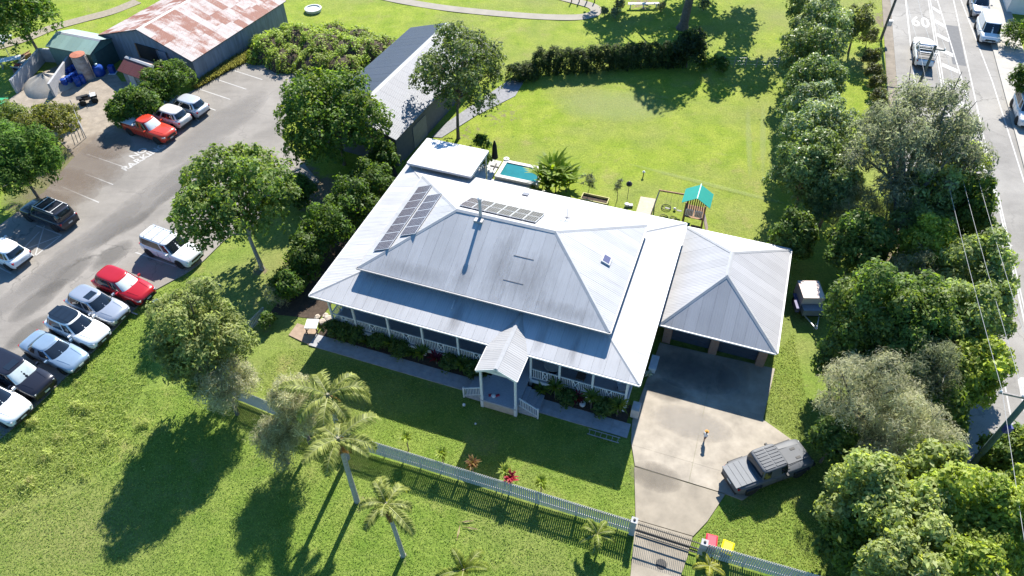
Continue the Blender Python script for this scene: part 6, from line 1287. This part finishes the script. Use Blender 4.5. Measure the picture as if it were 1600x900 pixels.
# ---- the yard at top left
bay = thing('sand_bay', 'concrete-walled bay holding a heap of pale sand', 'storage bay', G(50, 140)); o_ = G(50, 140)
WL = [G(27, 143), G(68, 95), G(118, 99), G(100, 118)]
CW = mat('bay_concrete', (.34, .34, .35), .85, var=.15)
for a, c in ((G(27, 146), G(70, 96)), (G(70, 96), G(118, 98)), (G(86, 152), G(118, 105))): MB().beam(a - o_ + Vector((0, 0, .75)), c - o_ + Vector((0, 0, .75)), .22, 1.5).build('bay_wall', CW, bay)
sp = thing('sand_heap', 'heap of pale sand inside the concrete bay', 'sand heap', G(74, 138)); b = MB(); nr, na = 8, 22; vs = []; fs = []
for i in range(nr + 1):
    for k in range(na):
        q = i / nr; a = 2 * math.pi * k / na; r = (2.4 + .25 * math.sin(3 * a)) * q; vs.append((r * math.cos(a) * 1.1, r * math.sin(a) * .95 + .4, 1.35 * (1 - q) ** .75 * (1 + .08 * math.sin(5 * a)) + .03))
for i in range(nr):
    for k in range(na): fs.append((i * na + k, (i + 1) * na + k, (i + 1) * na + (k + 1) % na, i * na + (k + 1) % na))
b.add(vs, fs); b.build('heap', SAND, sp, True)
BLU = mat('blue_drum', (.012, .06, .30), .4, var=.15)
for k, (u, v, zz) in enumerate(((106, 121, 0), (113, 118, 0), (119, 114, 0), (125, 124, 0), (118, 128, 0), (111, 132, 0), (104, 136, 0), (131, 130, 0), (124, 134, 0))):
    t = thing('blue_drum', f'blue plastic drum in the block beside the sand bay, {ORD[k]} counted from its top left', 'drum', G(u, v), 0, 'blue drums beside the sand bay'); MB().lathe([(.27, 0), (.3, .06), (.29, .3), (.31, .33), (.29, .36), (.29, .6), (.31, .63), (.29, .66), (.28, .9), (.22, .93)], n=14).build('barrel', BLU, t, True); MB().lathe([(.045, .925), (.045, .955)], (.12, 0, 0), 8).build('bung', BLACK, t); MB().lathe([(.045, .925), (.045, .955)], (-.12, 0, 0), 8).build('bung', BLACK, t)
t = thing('round_blue_tank', 'round blue tank standing by the green shed door', 'tank', G(157, 117)); MB().lathe([(.5, 0), (.6, .15), (.6, .8), (.4, 1.05), (.1, 1.1)], n=16).build('tank_shell', BLU, t, True); MB().lathe([(.13, 1.08), (.15, 1.25), (.05, 1.3)], n=10).build('cap', mat('tank_cap', (.45, .6, .6), .5), t)
t = thing('blue_crate', 'blue box standing at the green shed door', 'box', G(177, 114)); MB().box((0, 0, .45), (.5, .5, .8)).build('box_body', BLU, t); MB().box((0, -.05, .03), (.75, .75, .06)).build('pallet', WHITE, t)
t = thing('rusty_tank', 'tall rusty water tank with red-brown lid beside the drums', 'tank', G(138, 122)); RT = mat('rust_tank', (.34, .24, .2), .8, var=.4, scale=2, col2=(.5, .45, .42)); MB().lathe([(.7, 0), (.7, 2.6)], n=18).build('tank_shell', RT, t, 30); MB().lathe([(.72, 2.6), (.72, 2.66), (.1, 2.75)], n=18).build('lid', mat('rust_lid', (.35, .12, .07), .8, var=.25), t); MB().tube([(.78, 0, 0), (.78, 0, 2.5)], .05, 6).build('pipe', RT, t)
qd = thing('quad_bike', 'small quad bike parked on the yard concrete', 'quad bike', G(140, 160), .5)
MB().box((.0, 0, .55), (1.2, .5, .3)).build('body', CHAR, qd); MB().box((-.15, 0, .78), (.6, .3, .14)).build('seat', BLACK, qd); MB().beam((.4, -.4, .95), (.4, .4, .95), .04, .04).build('handlebar', GALV, qd); MB().box((.55, 0, .72), (.5, .7, .05)).build('front_rack', WHITE, qd); MB().box((-.7, 0, .72), (.5, .7, .05)).build('rear_rack', BLACK, qd)
for x in (-.55, .55):
    for s in (-1, 1): wheel(qd, x, s * .45, .3, .22, s)
t = thing('green_awning', 'bright green awning on posts cut by the left edge', 'awning', G(4, 192)); b = MB(); b.add([(-1.3, -.9, 1.95), (1.2, -.9, 1.95), (1.2, .9, 2.15), (-1.3, .9, 2.15), (-1.3, -.9, 1.9), (1.2, -.9, 1.9), (1.2, .9, 2.1), (-1.3, .9, 2.1)], [(0, 1, 2, 3), (7, 6, 5, 4), (0, 4, 5, 1), (1, 5, 6, 2), (2, 6, 7, 3), (3, 7, 4, 0)]); b.build('awning_sheet', mat('awning_green', (.03, .32, .14), .6, var=.15), t)
for x in (-1.1, 1.05):
    for y in (-.75, .75): MB().box((x, y, .97), (.07, .07, 1.94)).build('post', BLACKM, t)
t = thing('white_trestle', 'white trestle table by the scrap heap at the left edge', 'table', G(20, 103), .4); MB().box((0, 0, .8), (2.2, .9, .05)).build('table_top', WHITE, t)
for x in (-.9, .9): MB().box((x, 0, .38), (.06, .8, .76)).build('leg', GALV, t)
t = thing('grey_tarp_frame', 'grey tarpaulin shelter under the corner tree', 'shelter', G(6, 82)); MB().box((0, 0, 1.5), (2.4, 2.0, .06)).build('tarp', mat('tarp_grey', (.42, .44, .46), .7), t)
for x in (-1, 1):
    for y in (-.8, .8): MB().box((x, y, .75), (.06, .06, 1.5)).build('post', GALV, t)
SC = [mat('scrap_red', (.38, .07, .05), .7), TIMBER, mat('scrap_grey', (.3, .29, .28), .7), mat('scrap_pale', (.5, .47, .42), .8), BLACK]
for k in range(14):
    q = G(38 + random.uniform(-16, 14), 104 + random.uniform(-16, 12)); t = thing('scrap_piece', f'piece of scrap, {ORD[k]} in the heap under the corner tree', 'scrap', q, random.uniform(0, 3), 'scrap heap'); m_ = SC[k % 5]
    MB().box((0, 0, .18), (random.uniform(.5, 1.1), random.uniform(.3, .6), .32), .2).build('slab', m_, t); MB().beam((-.5, 0, .3), (.6, .2, random.uniform(.4, .7)), .08, .08).build('bar', m_, t)
for k, (u, v) in enumerate(((121, 180), (135, 216))):
    t = thing('yard_gate_post', f'thin grey post of the yard gate, {"upper" if k == 0 else "lower"} one', 'post', G(u, v)); MB().tube([(0, 0, 0), (0, 0, 1.6)], .04, 7).build('post_tube', GALV, t); MB().lathe([(.05, 1.6), (.02, 1.66)], n=8).build('cap', GALV, t)
yg = thing('yard_gate', 'low pipe gate between the yard and the car park', 'gate', G(122, 182)); e_ = G(134, 214) - G(122, 182)
for z in (.25, .6, .95, 1.3): MB().beam(Vector((0, 0, z)), e_ + Vector((0, 0, z)), .035, .035).build('bar', GALV, yg)
t = thing('dead_pole', 'leaning grey timber pole in front of the rusty shed', 'pole', G(266, 100)); MB().tube([(0, 0, 0), (-.25, .1, 1.6), (-.7, .2, 3.4)], [.12, .1, .06], 7).build('shaft', BARKG, t); MB().tube([(-.25, .1, 1.6), (.05, .1, 3.0)], [.07, .03], 6).build('fork', BARKG, t)
t = thing('white_trough', 'pale stone trough in a bare patch of the far paddock', 'trough', G(490, 17)); MB().lathe([(.9, 0), (1.0, .35), (.8, .38), (.75, .25)], n=16).build('rim', mat('trough', (.5, .52, .5), .8, var=.2), t); MB().lathe([(.74, .2), (.1, .22)], n=14).build('inner', mat('trough_in', (.2, .35, .3), .3), t)
t = thing('paddock_bench', 'long white bench at the top edge in the far paddock', 'bench', G(1005, 12)); MB().box((0, 0, .5), (3.6, .4, .07)).build('seat', WHITE, t)
for x in (-1.5, 0, 1.5): MB().box((x, 0, .23), (.1, .35, .46)).build('leg', WHITE, t)
for k, u in enumerate((893, 905, 917, 929)):
    t = thing('paddock_post', f'dark fence post at the top edge, {ORD[k]} from the left', 'post', G(u, 3), 0, 'posts at the top edge'); MB().box((0, 0, .5), (.12, .12, 1.1)).build('shaft', TIMBER, t); MB().box((0, 0, 1.06), (.14, .14, .03)).build('cap', GALV, t)

wf = thing('wire_fence', 'thin post and wire fence right of the hedge behind the back lawn', 'fence', G(1130, 104)); e_ = G(1215, 105) - G(1130, 104)
for k in range(6): p = e_ * (k / 5); MB().box((p.x, p.y, .55), (.07, .07, 1.15)).build('post', BARKG, wf)
for z in (.3, .65, 1.0): MB().beam(Vector((0, 0, z)), e_ + Vector((0, 0, z)), .012, .012).build('wire', GALV, wf)

# ---- power poles and wires
def pole(label, b, h, m, r=.15, arm=True):
    t = thing('power_pole', label, 'power pole', b); MB().tube([(0, 0, -.1), (0, 0, h)], [r, r * .72], 10).build('pole_shaft', m, t, True); MB().lathe([(r * .78, h), (r * .6, h + .05)], n=10).build('pole_cap', GALV, t); at_ = []
    if arm:
        a, c = Vector((0, .14, h - .4)) - RN * 1.25, Vector((0, .14, h - .4)) + RN * .9; MB().beam(a, c, .1, .12).build('cross_arm', BARKG, t)
        for f in (.03, .5, .97):
            p = a.lerp(c, f); MB().lathe([(.05, 0), (.07, .05), (.04, .14)], (p.x, p.y, p.z + .06), 8).build('insulator', WHITE, t); at_.append(b + p + Vector((0, 0, .2)))
    return t, at_
POLEG = mat('pole_green', (.075, .13, .12), .8, var=.25, scale=1.5); POLEB = mat('pole_brown', (.12, .11, .10), .85, var=.3)
t1, w1 = pole('thick greenish power pole among the bottom right trees', G(1500, 748), 8.3, POLEG, .19)
MB().box((0, -.22, 5.6), (.35, .25, .45)).build('meter_box', mat('pole_box', (.05, .06, .2), .5), t1)
t2, w2 = pole('power pole beside the gum tree, standing against the pale road', G(1398, 218), 9.2, POLEB, .15)
t3, w3 = pole('power pole at the top edge beside the verge', G(1376, 62), 9.2, POLEB, .15)
MB().box((0.25, 0, 1.9), (.5, .35, .6)).build('transformer', GALV, t3)
w0 = [p - RD * 45 for p in w1]
for j, (A, B) in enumerate(((w0, w1), (w1, w2), (w2, w3))):
    for i in range(3):
        a, c = A[i], B[i]; pts = [a.lerp(c, s) - Vector((0, 0, (1 - (2 * s - 1) ** 2) * .45)) for s in np.linspace(0, 1, 13)]
        t = MB(); t.tube(pts, .012, 5, False); o = t.build('overhead_wire', mat('wire', (.36, .36, .36), .6, var=.05)); tag(o, f'{("left", "middle", "right")[i]} overhead wire, {("span running off the bottom edge", "span between the greenish pole and the gum tree pole", "span from the gum tree pole to the top edge")[j]}', 'wire', 'overhead wires')

# ---- small person on the driveway
def person():
    q = G(1100, 688); t = thing('person', 'small child in white top and orange hat walking on the driveway', 'person', (q.x, q.y, .05), math.radians(200))
    V_ = [(0, 0, .50), (0, 0, .62), (0, 0, .76), (0, 0, .83), (.01, 0, .92),
          (0, .06, .47), (.05, .065, .27), (.03, .065, .07), (.11, .07, .03), (0, -.06, .47), (-.02, -.065, .27), (-.08, -.065, .08), (-.01, -.07, .03),
          (0, .10, .74), (.02, .15, .60), (.07, .15, .48), (.09, .145, .43), (0, -.10, .74), (-.02, -.15, .60), (.03, -.155, .48), (.05, -.15, .43)]
    Ed = [(0, 1), (1, 2), (2, 3), (3, 4), (0, 5), (5, 6), (6, 7), (7, 8), (0, 9), (9, 10), (10, 11), (11, 12), (2, 13), (13, 14), (14, 15), (15, 16), (2, 17), (17, 18), (18, 19), (19, 20)]
    Rr = [.085, .09, .085, .04, .075, .055, .042, .03, .03, .055, .042, .03, .03, .042, .032, .024, .022, .042, .032, .024, .022]
    me = bpy.data.meshes.new('body'); me.from_pydata(V_, Ed, []); o = obj('body', me, t); o.modifiers.new('skin', 'SKIN'); sv = me.skin_vertices[0].data
    for i, r in enumerate(Rr): sv[i].radius = (r, r)
    sv[0].use_root = True; o.modifiers.new('sub', 'SUBSURF').levels = 1; o.modifiers['sub'].render_levels = 1
    me.materials.append(mat('skin', (.45, .28, .2), .6, var=.05))
    MB().lathe([(.11, .46), (.115, .56), (.115, .68), (.10, .77), (.05, .80)], n=12).build('shirt', mat('white_cotton', (.75, .74, .72), .8), t, True)
    for s in (-1, 1): MB().tube([(0, s * .1, .76), (.02, s * .15, .62)], [.055, .048], 8).build('sleeve', MATS['white_cotton'], t, True)
    for s, a in ((1, .05), (-1, -.02)): MB().tube([(0, s * .055, .52), (a, s * .065, .29)], [.075, .06], 8).build('shorts', mat('navy', (.03, .03, .06), .8), t, True)
    MB().lathe([(.13, .94), (.085, .955), (.08, 1.0), (.03, 1.03)], n=14).build('hat', mat('orange_hat', (.55, .25, .05), .8), t, True)
person()
